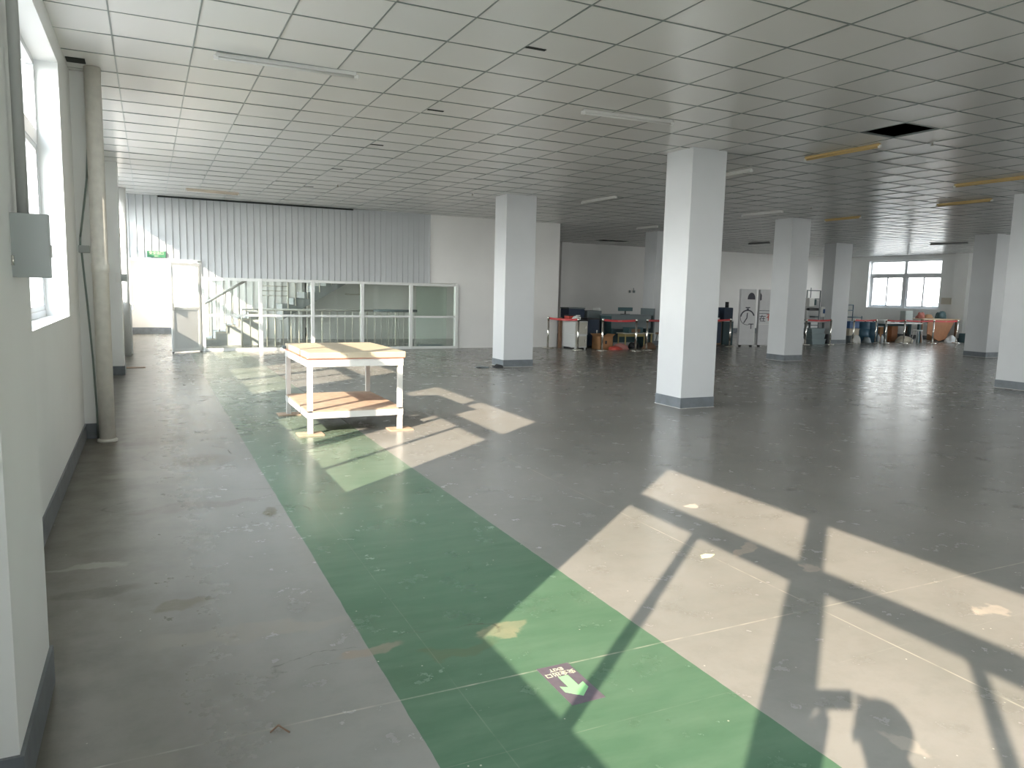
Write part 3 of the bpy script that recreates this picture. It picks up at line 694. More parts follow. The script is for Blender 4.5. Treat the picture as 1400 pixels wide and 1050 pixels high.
def belt(a, b, label):
    (xa, ya), (xb, yb) = a, b; d = Vector((xb - xa, yb - ya, 0)); L = d.length; d.normalize()
    r = thing('barrier_belt', label, 'belt', (xa, ya, 0.835), math.atan2(d.y, d.x), 'red barrier belts')
    g = 0.036; n = 10; m = MB()
    prev = None
    for i in range(n + 1):
        t = i / n; x = g + (L - 2 * g) * t; z = -0.02 * 4 * t * (1 - t)
        cur = [m.bm.verts.new((x, yy, z + zz)) for yy, zz in ((-0.002, -0.028), (0.002, -0.028), (0.002, 0.028), (-0.002, 0.028))]
        if prev:
            for q in range(4): m.bm.faces.new((prev[q], prev[(q + 1) % 4], cur[(q + 1) % 4], cur[q]))
        else: m.bm.faces.new(cur)
        prev = cur
    m.bm.faces.new(prev[::-1]); m.build('webbing', BELT, r)
    MB().box(L * 0.5 - 0.06, L * 0.5 + 0.06, -0.0028, 0.0028, -0.028, -0.012).build('belt_print', PINK, r)
belt(heads[0], heads[1], 'red barrier belt across the stacked grey cabinets')
belt(heads[2], heads[3], 'red barrier belt above the cardboard box')
belt(heads[4], (14.4, 18.0), 'red barrier belt running behind the large middle pillar')
belt((14.4, 18.0), heads[5], 'red barrier belt ending beside the stopwatch panels')
belt(heads[6], heads[7], 'red barrier belt above the grey crates')
belt(heads[8], heads[9], 'red barrier belt in front of the blue drums')
belt(heads[10], heads[11], 'red barrier belt over the cream cloth mound')
belt(heads[11], heads[12], 'red barrier belt over the white edged table')
belt(heads[12], heads[13], 'red barrier belt in front of the orange table')
o = copy_tree(proto); o.location = (14.4, 18.0, 0); o['label'] = 'steel barrier post behind the large middle pillar joining two red belts'

# ------------------------------------------------------------------ clutter, bay behind the white wall
def cab(x, y, label, z=0.0, w=0.38, d=0.78, h=0.4, feet=True):
    r = thing('steel_cabinet', label, 'cabinet', (x, y, z), 0, 'stacked grey cabinets')
    f = 0.05 if feet else 0.0
    MB().box(0, w, 0, d, f, h, bev=0.006).build('cabinet_body', CABW, r)
    MB().box(0.02, w - 0.02, -0.008, 0.0, f + 0.03, h - 0.03, bev=0.003).build('cabinet_door', CABB, r)
    MB().box(w - 0.08, w - 0.05, -0.025, -0.008, h * 0.5, h * 0.5 + 0.08).build('handle', STEEL, r)
    if feet:
        for a in (0.02, w - 0.06):
            for b_ in (0.02, d - 0.06): MB().box(a, a + 0.04, b_, b_ + 0.04, 0, f).build('foot', CABW, r)
cab(10.52, 17.82, 'lower grey steel cabinet standing on short feet behind the belt barrier')
cab(10.50, 17.80, 'upper grey steel cabinet stacked under the red box', z=0.402, w=0.40, d=0.80, h=0.38, feet=False)
r = thing('red_box', 'red plastic box on the stacked grey cabinets', 'box', (10.58, 18.3, 0.784)); MB().box(0, 0.2, 0, 0.26, 0, 0.12, bev=0.008).build('box_body', REDP, r); MB().box(-0.008, 0.208, -0.008, 0.268, 0.12, 0.145, bev=0.005).build('lid', BLACK, r)
r = thing('telephone', 'small white telephone on the stacked grey cabinets', 'telephone', (10.60, 18.02, 0.784)); MB().prism([(0, 0), (0.2, 0), (0.2, 0.11), (0.08, 0.13), (0, 0.05)], 'y', 0, 0.16).build('phone_body', WHITEP, r); MB().box(0.07, 0.2, 0.02, 0.06, 0.13, 0.155, bev=0.008).build('handset', WHITEP, r)
tag(MB().box(0, 0.36, 0, 0.10, 0, 0.035, bev=0.006).build('black_bar', BLACK, loc=(10.55, 17.84, 0.784)), 'flat black bar lying on the front edge of the grey cabinets', 'bar')
r = thing('wooden_plank', 'narrow brown wooden plank leaning beside the white wall end', 'plank', (10.43, 18.5, 0)); MB().box(0, 0.06, 0, 0.12, 0, 0.86, bev=0.003).build('plank_body', WOODD, r)

def table(x, y, w, d, h, top, leg, label, name='storage_table', cat='table', th=0.04, lw=0.05, rz=0.0):
    r = thing(name, label, cat, (x, y, 0), rz)
    MB().box(0, w, 0, d, h - th, h, bev=0.004).build('tabletop', top, r)
    for a in (0.03, w - 0.03 - lw):
        for b in (0.03, d - 0.03 - lw): MB().box(a, a + lw, b, b + lw, 0, h - th).build('leg', leg, r)
    MB().box(0.03, w - 0.03, d - 0.05, d - 0.03, h - th - 0.1, h - th).build('apron', leg, r)
    return r
r = thing('office_desk', 'dark grey office desk with side panels behind the stacked cabinets', 'desk', (11.1, 19.2, 0))
MB().box(0, 1.35, 0, 0.7, 0.74, 0.78, bev=0.004).build('desktop', SLATE, r); MB().box(0.02, 0.05, 0.03, 0.67, 0, 0.74).build('side_panel', NAVY, r); MB().box(1.30, 1.33, 0.03, 0.67, 0, 0.74).build('side_panel', NAVY, r); MB().box(0.05, 1.3, 0.3, 0.32, 0.1, 0.74).build('modesty_panel', NAVY, r)
r = thing('storage_bin', 'dark navy storage bin on the dark office desk', 'bin', (11.15, 19.3, 0.78)); MB().box(0, 0.55, 0, 0.5, 0, 0.30, bev=0.02).build('bin_body', NAVY, r); MB().box(-0.01, 0.56, -0.01, 0.51, 0.30, 0.34, bev=0.01).build('lid', SLATE, r)
r = thing('printer', 'dark grey printer with a white side on the dark office desk', 'printer', (11.8, 19.3, 0.78)); MB().box(0, 0.5, 0, 0.4, 0, 0.26, bev=0.02).build('printer_body', SLATE, r); MB().box(0.42, 0.52, 0.02, 0.38, 0.18, 0.34, bev=0.02).build('paper_tray', WHITEP, r)
r = thing('black_cabinet', 'tall black cabinet beside the stacked grey cabinets', 'cabinet', (11.28, 18.45, 0)); MB().box(0, 0.42, 0, 0.5, 0.03, 0.84, bev=0.01).build('cabinet_body', BLACK, r); MB().box(0.03, 0.39, -0.01, 0, 0.06, 0.8).build('door', NAVY, r); MB().box(0.3, 0.33, -0.03, -0.01, 0.4, 0.5).build('handle', STEEL, r)
for a in (0.03, 0.35): MB().box(a, a + 0.04, 0.02, 0.48, 0, 0.03).build('foot', BLACK, r)
r = thing('leaning_bar', 'grey metal bar leaning against the black cabinet', 'bar', (11.35, 18.36, 0)); MB().rbar((0, 0, 0.42), (0.42, -0.05, 0.02), 0.05, 0.03).build('bar_body', SLATE, r)
r = thing('work_bench', 'slate blue work bench with panelled front behind the cardboard box', 'workbench', (12.1, 18.42, 0))
MB().box(0, 1.38, 0, 0.7, 0.90, 0.95, bev=0.004).build('worktop', SLATE, r); MB().box(0, 1.38, 0.02, 0.04, 0.55, 0.90).build('front_panel', SLATE, r); MB().box(0.04, 0.10, 0.05, 0.7, 0, 0.9).build('leg_panel', TEALD, r); MB().box(1.30, 1.36, 0.05, 0.68, 0, 0.9).build('leg_panel', TEALD, r); MB().box(0.1, 1.3, 0.6, 0.62, 0.1, 0.5).build('back_panel', TEALD, r)
r = thing('cardboard_box', 'open brown cardboard box between the belt barrier posts', 'box', (11.30, 17.75, 0), 0.1)
MB().box(0, 0.44, 0, 0.02, 0, 0.36).box(0, 0.44, 0.36, 0.38, 0, 0.36).box(0, 0.02, 0, 0.38, 0, 0.36).box(0.42, 0.44, 0, 0.38, 0, 0.36).box(0, 0.44, 0, 0.38, 0, 0.02).build('box_body', CARD, r)
MB().rbar((0.44, 0.19, 0.36), (0.53, 0.19, 0.42), 0.36, 0.006).build('flap', CARD, r); MB().rbar((0.22, 0.38, 0.36), (0.22, 0.48, 0.42), 0.42, 0.006).build('flap', CARD, r)
MB().box(0.17, 0.23, -0.006, 0.0, 0.15, 0.24).build('handle_hole', BLACK, r)
def rag(x, y, rr, m, label, seed, name='crumpled_bag', cat='bag'):
    return tag(MB().blob((0, 0, 0), rr, seed).build(name, m, loc=(x, y, 0.0)), label, cat)
rag(11.72, 17.62, (0.20, 0.14, 0.10), REDP, 'crumpled orange red bag on the floor against the cardboard box', 1)
rag(12.05, 17.85, (0.22, 0.16, 0.16), PINK, 'crumpled pink plastic bag on the floor past the cardboard box', 2)
rag(12.7, 18.15, (0.16, 0.12, 0.18), BLACK, 'crumpled black bag under the yellow legged bench', 3)
rag(12.95, 17.72, (0.22, 0.12, 0.16), WOODD, 'crumpled brown sack under the yellow legged bench', 4)
rag(13.75, 17.95, (0.16, 0.14, 0.12), NAVY, 'crumpled navy cloth heap before the hidden pale pillar', 5)
r = table(12.25, 17.95, 1.0, 0.45, 0.44, mat('pale_bench_top', (0.55, 0.52, 0.42), 0.5), mat('yellow_leg', (0.42, 0.34, 0.14), 0.5), 'low bench with yellowed legs behind the belt barrier', 'low_bench', 'bench', 0.025, 0.03)
r = thing('tool_crate', 'dark tool crate with a brown side lying on the low bench', 'crate', (12.4, 18.0, 0.44)); MB().box(0, 0.5, 0, 0.3, 0, 0.16, bev=0.01).build('crate_body', TEALD, r); MB().box(0.1, 0.4, -0.006, 0, 0.02, 0.12).build('front_label', WOODD, r)
r = thing('dark_stool', 'dark brown stool with splayed legs at the end of the low bench', 'stool', (13.35, 17.75, 0)); MB().lathe([(0.15, 0.42), (0.16, 0.45), (0.15, 0.47)], n=18).build('seat', WOODD, r)
for a in range(4): c, s = math.cos(a * PI / 2 + 0.8), math.sin(a * PI / 2 + 0.8); MB().bar((c * 0.1, s * 0.1, 0.42), (c * 0.17, s * 0.17, 0), 0.015, 8).build('leg', SLATE, r)
r = thing('leaning_board', 'tall dark blue board standing against the hidden pale pillar', 'board', (13.66, 18.55, 0), 0.1); MB().box(0, 0.05, 0, 0.6, 0, 1.14, bev=0.004).build('board', SLATE, r)
r = thing('computer_monitor', 'dark monitor standing on the slate blue work bench', 'monitor', (12.8, 18.8, 0.95)); MB().box(-0.12, 0.12, -0.08, 0.08, 0, 0.015).build('stand', BLACK, r); MB().box(-0.02, 0.02, -0.01, 0.01, 0.015, 0.12).build('neck', BLACK, r); MB().box(-0.25, 0.25, -0.02, 0.02, 0.10, 0.16 + 0.05, bev=0.004).build('screen', TEALD, r)

# ------------------------------------------------------------------ clutter between the middle pillars
r = thing('brown_cabinet', 'brown wooden cabinet under the dark printer beside the large middle pillar', 'cabinet', (15.75, 18.6, 0)); MB().box(0, 0.6, 0, 0.5, 0.03, 0.78, bev=0.004).build('cabinet_body', WOODD, r); MB().box(0.03, 0.28, -0.012, 0, 0.08, 0.74).build('door', CABB, r); MB().box(0.32, 0.57, -0.012, 0, 0.08, 0.74).build('door', NAVY, r); MB().box(0.03, 0.57, 0.02, 0.48, 0, 0.03).build('plinth', BLACK, r)
r = thing('printer', 'dark office printer with grey tray on the brown cabinet', 'printer', (15.78, 18.65, 0.78)); MB().box(0, 0.52, 0, 0.42, 0, 0.10, bev=0.01).build('printer_tray', CABW, r); MB().box(0.0, 0.5, 0.0, 0.42, 0.10, 0.34, bev=0.03).build('printer_body', NAVY, r)
r = thing('water_dispenser', 'tall black stand with dark upper unit beside the stopwatch panel', 'dispenser', (16.72, 18.95, 0)); MB().box(0, 0.42, 0, 0.4, 0, 0.75, bev=0.01).build('lower_unit', TEALD, r); MB().box(0.02, 0.40, 0.02, 0.38, 0.78, 1.2, bev=0.03).build('upper_unit', NAVY, r); MB().box(0, 0.42, 0, 0.4, 0.75, 0.78).build('shelf', CABW, r); MB().bar((0.28, 0.2, 1.2), (0.28, 0.2, 1.38), 0.06, 12).build('top_cap', BLACK, r)
PAN = mat('panel_grey', (0.68, 0.68, 0.69), 0.5, noise=0.05); PANI = mat('panel_ink', (0.07, 0.07, 0.09), 0.6)
def panel(x, y, w, rz, label):
    r = thing('display_panel', label, 'display panel', (x, y, 0), rz)
    MB().box(0, w, 0, 0.14, 0.05, 1.80, bev=0.02).build('panel_body', PAN, r)
    MB().box(w - 0.012, w + 0.012, -0.012, 0.0, 0.06, 1.79).build('edge_strip', WHITEP, r)
    for a in (0.06, w - 0.08): MB().bar((a, 0.05, 0.03), (a + 0.05, 0.05, 0.03), 0.03, 12).bar((a, 0.11, 0.03), (a + 0.05, 0.11, 0.03), 0.03, 12).build('caster', BLACK, r)
    return r
def arc(b, cx, cz, R, wd, a0, a1, y0=-0.006, y1=0.001, n=24):
    P = [(cx + R * math.cos(a0 + (a1 - a0) * i / n), cz + R * math.sin(a0 + (a1 - a0) * i / n)) for i in range(n + 1)] + \
        [(cx + (R - wd) * math.cos(a1 - (a1 - a0) * i / n), cz + (R - wd) * math.sin(a1 - (a1 - a0) * i / n)) for i in range(n + 1)]
    for i in range(n):
        q = [P[i], P[i + 1], P[2 * n - i], P[2 * n + 1 - i]]; b.prism(q, 'y', y0, y1)
PW = 0.50
p1 = panel(16.66, 18.15, PW, -0.3, 'tall pale panel on casters printed with a dark stopwatch')
b = MB(); arc(b, 0.245, 0.92, 0.24, 0.04, 0.25, PI - 0.1); arc(b, 0.245, 0.92, 0.24, 0.014, PI - 0.1, PI + 1.9)
b.rbar((0.23, -0.003, 0.90), (0.13, -0.003, 0.74), 0.005, 0.03).rbar((0.23, -0.003, 0.89), (0.24, -0.003, 1.06), 0.03, 0.005, (0, 1, 0))
b.box(0.21, 0.28, -0.005, 0, 1.16, 1.20).box(0.17, 0.32, -0.005, 0, 1.21, 1.24)
b.build('stopwatch_print', PANI, p1)
b = MB(); n = 12
b.prism([(0.22, 1.48)] + [(0.345 - 0.125 * math.cos(PI * i / n), 1.50 + 0.19 * math.sin(PI * i / n)) for i in range(n + 1)] + [(0.47, 1.48)], 'y', -0.006, 0.001); b.build('half_moon_print', PANI, p1)
b = MB(); b.box(0.30, 0.46, -0.006, 0, 0.70, 0.725).box(0.37, 0.395, -0.006, 0, 0.56, 0.70); b.build('letter_print', PANI, p1)
p2 = panel(17.32, 18.02, PW, -0.3, 'tall pale panel on casters printed with red and dark characters')
b = MB(); b.prism([(0.0, 1.45), (0.05, 1.47), (0.05, 1.62), (0.0, 1.70)], 'y', -0.006, 0.001).prism([(0.42, 1.45), (0.49, 1.45), (0.49, 1.74), (0.45, 1.66)], 'y', -0.006, 0.001)
b.box(0.0, 0.45, -0.006, 0, 1.13, 1.145).box(0.0, 0.45, -0.006, 0, 1.04, 1.055); b.build('half_moon_print', PANI, p2)
text_mesh('在', 0.22, 'character_print', PANI, p2, Matrix.Translation((0.12, -0.004, 0.88)) @ Matrix.Rotation(PI / 2, 4, 'X'), 0.002, 0.002)
text_mesh('有', 0.26, 'red_character_print', REDP, p2, Matrix.Translation((0.37, -0.004, 0.92)) @ Matrix.Rotation(PI / 2, 4, 'X'), 0.002, 0.002)
MB().box(0.0, 0.49, -0.005, 0, 0.70, 0.725).build('white_line', WHITEP, p2)

# ------------------------------------------------------------------ white machine corner
r = table(19.7, 18.95, 1.6, 0.7, 0.78, CABW, SLATE, 'grey machine table behind the orange topped belt', 'machine_table')
r = thing('engraving_machine', 'white boxy machine with a dark arm and cable on the machine table', 'machine', (20.62, 19.1, 0.78))
MB().box(0, 0.5, 0, 0.3, 0, 0.05, bev=0.01).build('machine_base', SLATE, r); MB().box(0.04, 0.14, 0.12, 0.24, 0.05, 0.5, bev=0.01).build('column', CABW, r)
MB().box(0.0, 0.24, 0.0, 0.26, 0.50, 0.80, bev=0.02).build('head', WHITEP, r); MB().box(0.24, 0.36, 0.02, 0.2, 0.55, 0.75, bev=0.01).build('side_unit', TEALD, r)
MB().box(0.04, 0.5, 0.02, 0.2, 0.36, 0.45, bev=0.02).build('arm', BLACK, r); MB().bar((0.14, 0.1, 0.8), (0.14, 0.1, 1.15), 0.015, 8).build('mast', SLATE, r); MB().box(0.28, 0.5, -0.02, 0.2, 0.12, 0.17).build('work_plate', SLATE, r)
r = thing('wire_rack', 'grey wire frame rack standing behind the white machine', 'rack', (21.15, 19.72, 0))
MB().rbar((0, 0, 0), (0, 0, 1.85), 0.03, 0.03, (0, 1, 0)).rbar((0.65, 0, 0), (0.65, 0, 1.85), 0.03, 0.03, (0, 1, 0)).build('upright', SLATE, r)
MB().rbar((0, 0, 1.84), (0.65, 0, 1.84), 0.03, 0.03).rbar((0, 0, 1.55), (0.65, 0, 1.55), 0.03, 0.03).rbar((0, 0, 0.6), (0.65, 0, 0.6), 0.03, 0.03).build('crossbar', SLATE, r)
MB().box(0.05, 0.6, -0.012, -0.004, 0.80, 1.5).build('backing_sheet', CABW, r)
r = thing('notice_sheet', 'white sheet with a blue square beside the machine arm', 'sheet', (21.12, 19.03, 0.78)); MB().box(0, 0.32, 0, 0.01, 0.14, 0.50).build('sheet', WHITEP, r); MB().box(0.10, 0.26, -0.004, 0, 0.27, 0.42).build('printed_square', BLUEP, r); MB().bar((0.16, 0.02, 0.0), (0.16, 0.02, 0.3), 0.01, 6).box(0.08, 0.24, -0.02, 0.06, 0, 0.01).build('stand', SLATE, r)
STEELB = mat('grey_green_crate', (0.20, 0.26, 0.27), 0.55)
for k, (z, l) in enumerate(((0.0, 'grey green crate at the bottom of the stack under the machine table'), (0.185, 'grey green crate in the middle of the stack under the machine table'), (0.37, 'grey green crate on top of the stack under the machine table'))):
    r = thing('storage_crate', l, 'crate', (20.35 - 0.02 * k, 18.62 + 0.01 * k, z), 0, 'grey green crates under the machine table')
    MB().prism([(0.04, 0), (0.60, 0), (0.64, 0.165), (0.0, 0.165)], 'y', 0, 0.30).build('crate_body', STEELB, r); MB().box(-0.01, 0.65, -0.01, 0.31, 0.155, 0.18, bev=0.004).build('rim', STEELB, r)
rag(19.95, 18.80, (0.2, 0.12, 0.30), CABW, 'pale crumpled sack on the floor before the machine table', 6, 'crumpled_sack', 'sack')
r = thing('tool_bag', 'small dark tool bag at the foot of the far pillar by the crates', 'bag', (21.08, 18.62, 0)); MB().box(-0.0, 0.2, 0, 0.2, 0, 0.35, bev=0.05).build('bag_body', BLACK, r)
r = thing('plastic_drum', 'grey plastic drum under the machine table behind the pale sack', 'drum', (20.05, 19.3, 0)); MB().lathe([(0.17, 0), (0.19, 0.05), (0.19, 0.5), (0.15, 0.55)], n=20).build('drum_body', WOODD, r)

# ------------------------------------------------------------------ far corner clutter
for k, (z, m, l) in enumerate(((0.0, SLATE, 'dark crate at the bottom of the crate stack by the blue drums'), (0.26, CREAM, 'cream crate in the middle of the crate stack by the blue drums'), (0.52, BLUEP, 'bright blue crate on top of the crate stack by the blue drums'))):
    r = thing('storage_crate', l, 'crate', (22.75, 19.15, z)); MB().box(0, 0.5, 0, 0.4, 0, 0.25, bev=0.015).build('crate_body', m, r); MB().box(-0.01, 0.51, -0.01, 0.41, 0.22, 0.255, bev=0.006).build('rim', m, r)
def drum(x, y, label, m=TEALB, h=0.76):
    r = thing('plastic_drum', label, 'drum', (x, y, 0), 0, 'dark blue drums by the far wall')
    MB().lathe([(0.20, 0), (0.23, 0.04), (0.23, h * 0.33), (0.24, h * 0.35), (0.23, h * 0.37), (0.23, h * 0.66), (0.24, h * 0.68), (0.23, h * 0.70), (0.22, h - 0.03), (0.2, h)], n=24).build('drum_body', m, r)
    MB().bar((0.1, 0, h), (0.1, 0, h + 0.02), 0.03, 10).build('cap', BLACK, r)
drum(23.55, 19.25, 'dark blue plastic drum next to the blue crate')
drum(24.05, 19.3, 'dark blue plastic drum nearest the blue chair frame')
rag(22.85, 18.95, (0.22, 0.12, 0.32), mat('white_sack', (0.55, 0.55, 0.52), 0.8), 'white stuffed sack at the foot of the far pillar', 8, 'stuffed_sack', 'sack')
rag(23.36, 18.88, (0.2, 0.12, 0.26), SLATE, 'dark grey stuffed bag next to the white sack', 9, 'stuffed_sack', 'sack')
for k, (x, y, l) in enumerate(((24.0, 18.75, 'clear water bottle standing just before the blue drum'), (24.12, 19.0, 'clear water bottle between two barrier posts'))):
    r = thing('water_bottle', l, 'bottle', (x - 0.02, y, 0)); MB().lathe([(0.05, 0), (0.05, 0.22), (0.02, 0.28), (0.02, 0.30)], n=14).build('bottle_body', mat('bottle_plastic', (0.65, 0.70, 0.72), 0.2), r); MB().lathe([(0.022, 0.30), (0.022, 0.33)], n=12).build('cap', BLUEP, r)
def blue_chair():
    r = thing('metal_chair', 'blue metal tube frame chair stacked high behind the drums', 'chair', (23.80, 19.95, 0.0))
    for a in (0, 0.5):
        for b_ in (0, 0.42): MB().bar((a, b_, 0), (a, b_, 0.95 if b_ == 0 else 1.36), 0.016, 8).build('leg', TEALB, r)
    MB().box(-0.02, 0.52, -0.02, 0.44, 0.88, 0.91, bev=0.006).build('seat', TEALB, r)
    MB().bar((0, 0.42, 1.35), (0.5, 0.42, 1.35), 0.016, 8).bar((0, 0.42, 1.15), (0.5, 0.42, 1.15), 0.016, 8).build('backrest', TEALB, r)
blue_chair()
t2 = table(24.40, 18.95, 2.0, 0.55, 0.735, WHITEP, TEALD, 'long table with a white edge in front of the far window', 'packing_table', th=0.04, lw=0.09)
rag(25.5, 19.02, (0.42, 0.17, 0.27), CREAM, 'cream cloth mound heaped on the floor under the white edged table', 11, 'cloth_heap', 'cloth')
rag(26.0, 19.25, (0.24, 0.16, 0.32), BLACK, 'black stuffed bag under the white edged table', 12, 'stuffed_sack', 'sack')
r = thing('metal_stool', 'grey metal stool with splayed legs beside the white edged table', 'stool', (25.85, 18.72, 0))
MB().lathe([(0.16, 0.45), (0.17, 0.47), (0.16, 0.49)], n=18).build('seat', CABW, r)
for a in range(4): c, s = math.cos(a * PI / 2 + 0.8), math.sin(a * PI / 2 + 0.8); MB().bar((c * 0.12, s * 0.12, 0.45), (c * 0.20, s * 0.20, 0), 0.014, 8).build('leg', CABW, r)
def bx(name, x, y, z, w, d, h, m, label, cat):
    r = thing(name, label, cat, (x, y, z)); MB().box(0, w, 0, d, 0, h, bev=min(w, d, h) * 0.12).build(name + '_body', m, r); return r
r = bx('cardboard_carton', 24.40, 19.62, 0, 0.34, 0.3, 0.6, TEALD, 'dark carton standing behind the near end of the white edged table', 'box')
bx('cardboard_carton', 24.95, 19.62, 0, 0.45, 0.3, 0.55, CARD, 'brown carton behind the middle of the white edged table', 'box')
bx('cardboard_carton', 25.6, 19.62, 0.0, 0.35, 0.25, 0.6, ORANGE, 'orange brown carton behind the white edged table', 'box')
bx('storage_case', 25.75, 19.2, 0.735, 0.42, 0.25, 0.45, mat('grey_case', (0.34, 0.38, 0.36), 0.5), 'grey square case standing on the white edged table', 'case')
bx('paper_stack', 24.55, 19.15, 0.735, 0.35, 0.28, 0.10, WHITEP, 'low white paper stack on the white edged table behind the barrier', 'paper')
bx('paper_stack', 25.1, 19.15, 0.735, 0.3, 0.28, 0.06, CABW, 'flat grey paper stack on the middle of the white edged table', 'paper')
r = thing('wooden_table', 'orange brown table with a draped tapering front board below the far window', 'table', (26.60, 19.0, 0))
MB().box(-0.15, 2.1, 0, 0.8, 0.86, 0.90, bev=0.004).build('tabletop', mat('table_cream', (0.55, 0.42, 0.28), 0.5), r)
MB().prism([(0.15, 0.86), (1.75, 0.86), (1.25, 0.10), (0.85, 0.04), (0.30, 0.30), (0.15, 0.32)], 'y', -0.02, 0.0).build('front_board', ORANGE, r)
for a in (-0.08, 1.95):
    for b_ in (0.05, 0.68): MB().box(a, a + 0.07, b_, b_ + 0.07, 0, 0.86).build('leg', WOODD, r)
rag_ = MB().blob((0, 0, 0), (0.17, 0.14, 0.24), 14).build('cloth_heap', mat('faded_red', (0.42, 0.16, 0.13), 0.9), loc=(26.78, 19.35, 0.905)); tag(rag_, 'faded red cloth heap on the orange brown table', 'cloth')
rag_ = MB().blob((0, 0, 0), (0.28, 0.16, 0.14), 15).build('cloth_heap', mat('ochre_cloth', (0.40, 0.24, 0.13), 0.9), loc=(27.28, 19.38, 0.905)); tag(rag_, 'low ochre cloth heap beside the faded red heap', 'cloth')
rag_ = MB().blob((0, 0, 0), (0.28, 0.17, 0.27), 16).build('stuffed_bag', TEALD, loc=(28.0, 19.35, 0.905)); tag(rag_, 'dark stuffed bag on the orange brown table', 'bag')
rag(27.95, 18.80, (0.30, 0.15, 0.26), CABW, 'pale grey cloth heap on the floor beside the orange brown table', 18, 'cloth_heap', 'cloth')
bx('cardboard_carton', 28.45, 19.9, 0, 0.3, 0.3, 0.5, CARD, 'brown carton on the floor in the corner behind the orange brown table', 'box')
bx('dark_crate', 28.35, 18.5, 0, 0.35, 0.3, 0.36, TEALD, 'dark teal crate half behind the chipped pillar', 'crate')
r = thing('wall_box', 'cream electrical box on the wall beside the far window', 'electrical box', (XR - 0.08, 19.62, 1.46)); MB().box(0, 0.08, 0, 0.42, 0, 0.26, bev=0.006).build('box_body', mat('cream_box', (0.55, 0.52, 0.44), 0.5), r); MB().box(-0.008, 0, 0.03, 0.39, 0.03, 0.23).build('cover', mat('cream_box', (0.55, 0.52, 0.44), 0.5), r)
r = thing('wall_hook', 'small dark wall socket with wire stubs on the dim back wall', 'socket', (17.6, YF - 0.03, 1.62)); MB().box(-0.10, -0.02, 0, 0.03, 0, 0.10).box(0.08, 0.18, 0, 0.03, 0, 0.10).bar((0.13, 0.01, 0.1), (0.10, 0.01, 0.2), 0.01, 6).build('socket_body', SLATE, r)

# debris by the pillar
r = thing('debris_scrap', 'dark scrap lying on the floor before the pillar', 'scrap', (6.05, 13.82, 0)); MB().blob((0, 0, 0), (0.14, 0.10, 0.02), 21, 0.5).build('scrap_body', SLATE, r); MB().box(-0.16, -0.02, -0.06, 0.0, 0.0, 0.02).build('chip', BLACK, r)
r = thing('debris_scrap', 'black wedge scrap touching the base of the pillar', 'scrap', (6.36, 13.78, 0)); MB().prism([(-0.10, 0), (0.08, 0), (0.06, 0.05), (-0.02, 0.07)], 'y', -0.07, 0.07).build('scrap_body', BLACK, r)
tag(MB().prism([(-0.10, -0.03), (0.02, -0.05), (0.12, 0.0), (0.03, 0.06), (-0.06, 0.04)], 'z', 0, 0.004).build('paper_scrap', mat('lime_scrap', (0.62, 0.66, 0.40), 0.7), loc=(2.93, 3.35, 0)), 'small pale yellow green paper scrap on the sunlit floor', 'paper').scale = (0.5, 0.5, 1)
tag(MB().tube([(0, 0, 0.004), (0.03, 0.02, 0.012), (0.035, -0.01, 0.02), (0.06, -0.03, 0.006)], 0.003, 6).build('twig_scrap', WOODD, loc=(0.33, 2.52, 0)), 'tiny curled brown wire scrap on the shaded grey floor', 'scrap')

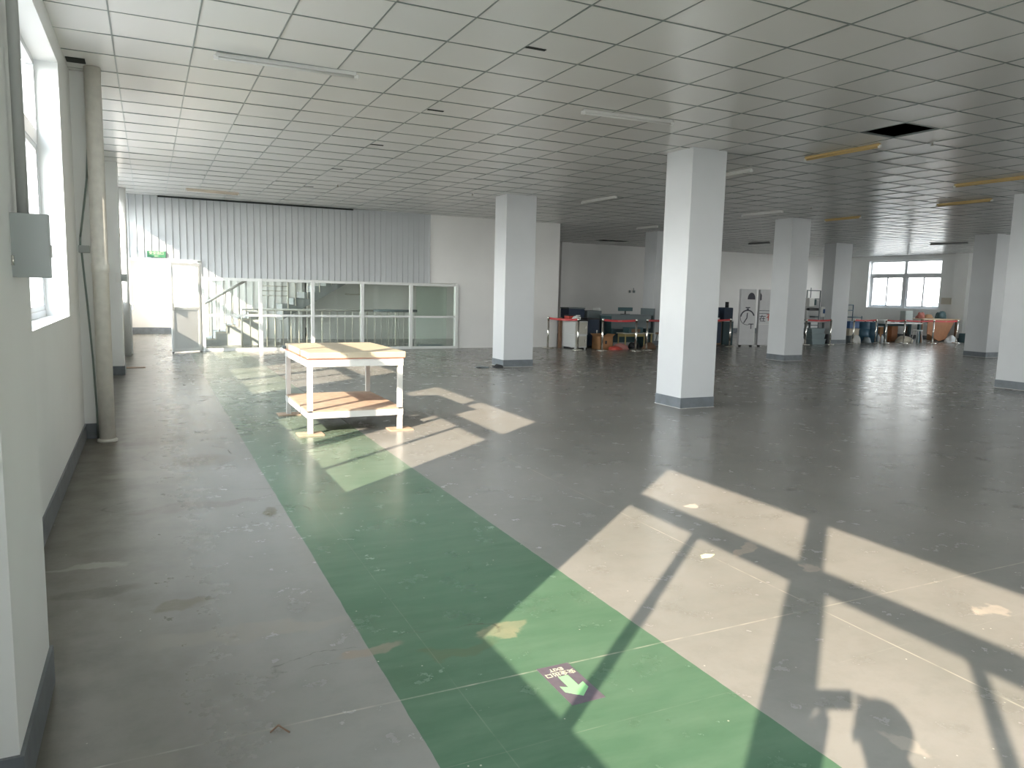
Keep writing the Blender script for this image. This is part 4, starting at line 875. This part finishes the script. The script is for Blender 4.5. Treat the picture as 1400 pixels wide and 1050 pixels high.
# ------------------------------------------------------------------ person holding the phone (only the shadow reaches the picture)
def person():
    r = thing('person', 'person in a dark jacket standing and holding up a phone to photograph', 'person', (-0.10, -0.36, 0), math.radians(-25))
    def skin(name, nodes, edges, m, parent, sub=2):
        me = bpy.data.meshes.new(name); me.from_pydata([n[:3] for n in nodes], edges, [])
        o = bpy.data.objects.new(name, me); C.objects.link(o)
        o.modifiers.new('skin', 'SKIN')
        bpy.context.view_layer.objects.active = o
        if not me.skin_vertices: me.skin_vertices.new() if hasattr(me.skin_vertices, 'new') else None
        for i, n in enumerate(nodes):
            sv = me.skin_vertices[0].data[i]; sv.radius = (n[3], n[4] if len(n) > 4 else n[3]); sv.use_root = (i == 0)
        o.modifiers['skin'].use_smooth_shade = True
        s = o.modifiers.new('sub', 'SUBSURF'); s.levels = sub; s.render_levels = sub
        bpy.context.view_layer.update()
        me2 = bpy.data.meshes.new_from_object(o.evaluated_get(bpy.context.evaluated_depsgraph_get()))
        bpy.data.objects.remove(o); me2.materials.clear(); me2.materials.append(m)
        for p in me2.polygons: p.use_smooth = True
        o2 = bpy.data.objects.new(name, me2); C.objects.link(o2); o2.parent = parent; return o2
    H = 0.975
    nodes = [(0, 0, 0.92, .15, .11), (0, 0, 1.08, .14, .10), (0, 0, 1.28, .17, .115), (0, 0.01, 1.38, .13, .09), (0, 0.02, 1.43, .055), (0, 0.035, 1.49, .075), (0, 0.045, 1.56, .085), (0, 0.04, 1.62, .06)]
    edges = [(i, i + 1) for i in range(7)]
    def add(p, lst):
        k = p
        for n in lst: nodes.append(n); edges.append((k, len(nodes) - 1)); k = len(nodes) - 1
        return k
    for s in (-1, 1):
        add(0, [(s * 0.10, 0, 0.84, .09), (s * 0.11, 0.01, 0.48, .062), (s * 0.115, -0.01, 0.25, .05), (s * 0.12, -0.02, 0.08, .038), (s * 0.13, 0.12, 0.035, .035)])
        add(3, [(s * 0.17, 0.01, 1.33, .06), (s * 0.25, 0.07, 1.13, .046), (s * 0.16, 0.22, 1.33, .036), (s * 0.10, 0.29, 1.44, .026), (s * 0.085, 0.32, 1.48, .030)])
    body = skin('body', nodes, edges, SKIN, r)
    for s in (-1, 1):
        for f in range(4):
            z = 1.515 - f * 0.02
            skin('finger', [(s * 0.088, 0.315, z, .010), (s * 0.086, 0.345, z + 0.003, .009), (s * 0.066, 0.360 - f * 0.002, z + 0.004, .008), (s * (0.048 + 0.004 * f), 0.358, z + 0.004, .007)], [(0, 1), (1, 2), (2, 3)], SKIN, r, 1)
        skin('thumb', [(s * 0.088, 0.31, 1.47, .011), (s * 0.075, 0.322, 1.485, .010), (s * 0.060, 0.328, 1.50, .008)], [(0, 1), (1, 2)], SKIN, r, 1)
    jn = [(0, 0, 0.90, .165, .125), (0, 0, 1.08, .155, .115), (0, 0, 1.28, .185, .13), (0, 0.01, 1.385, .12, .10)]; je = [(0, 1), (1, 2), (2, 3)]
    for s in (-1, 1):
        k = len(jn); jn += [(s * 0.175, 0.01, 1.335, .075), (s * 0.255, 0.07, 1.12, .062), (s * 0.17, 0.205, 1.31, .050)]; je += [(2, k), (k, k + 1), (k + 1, k + 2)]
    skin('jacket', jn, je, JACKET, r)
    pn = [(0, 0, 0.93, .16, .12)]; pe = []
    for s in (-1, 1):
        k = len(pn); pn += [(s * 0.10, 0, 0.82, .10), (s * 0.11, 0.01, 0.48, .078), (s * 0.118, -0.02, 0.11, .062)]; pe += [(0, k), (k, k + 1), (k + 1, k + 2)]
    skin('trousers', pn, pe, JEANS, r)
    MB().blob((0, 0.025, 1.585), (0.095, 0.108, 0.095), 31, 0.05, flat=False).build('hair', HAIR, r)
    for s in (-1, 1):
        MB().blob((s * 0.13, 0.07, 0.03), (0.05, 0.14, 0.05), 33, 0.05).build('shoe', BLACK, r)
        MB().blob((s * 0.032, 0.128, 1.555), (0.012, 0.008, 0.008), 34, 0, flat=False, sub=2).build('eye', WHITEP, r)
        MB().blob((s * 0.092, 0.045, 1.55), (0.012, 0.018, 0.03), 35, 0.05, flat=False, sub=2).build('ear', SKIN, r)
    MB().prism([(0.125, 1.56), (0.155, 1.52), (0.125, 1.515)], 'x', -0.012, 0.012).build('nose', SKIN, r)
    MB().box(-0.025, 0.025, 0.122, 0.134, 1.485, 1.495).build('mouth', PINK, r)
person()
r = thing('mobile_phone', 'black mobile phone held level in both hands of the person', 'phone', (0.0, -0.03, 1.5227), math.radians(-25))
MB().box(-0.08, 0.08, -0.012, -0.004, -0.045, 0.035, bev=0.003).build('phone_body', BLACK, r)
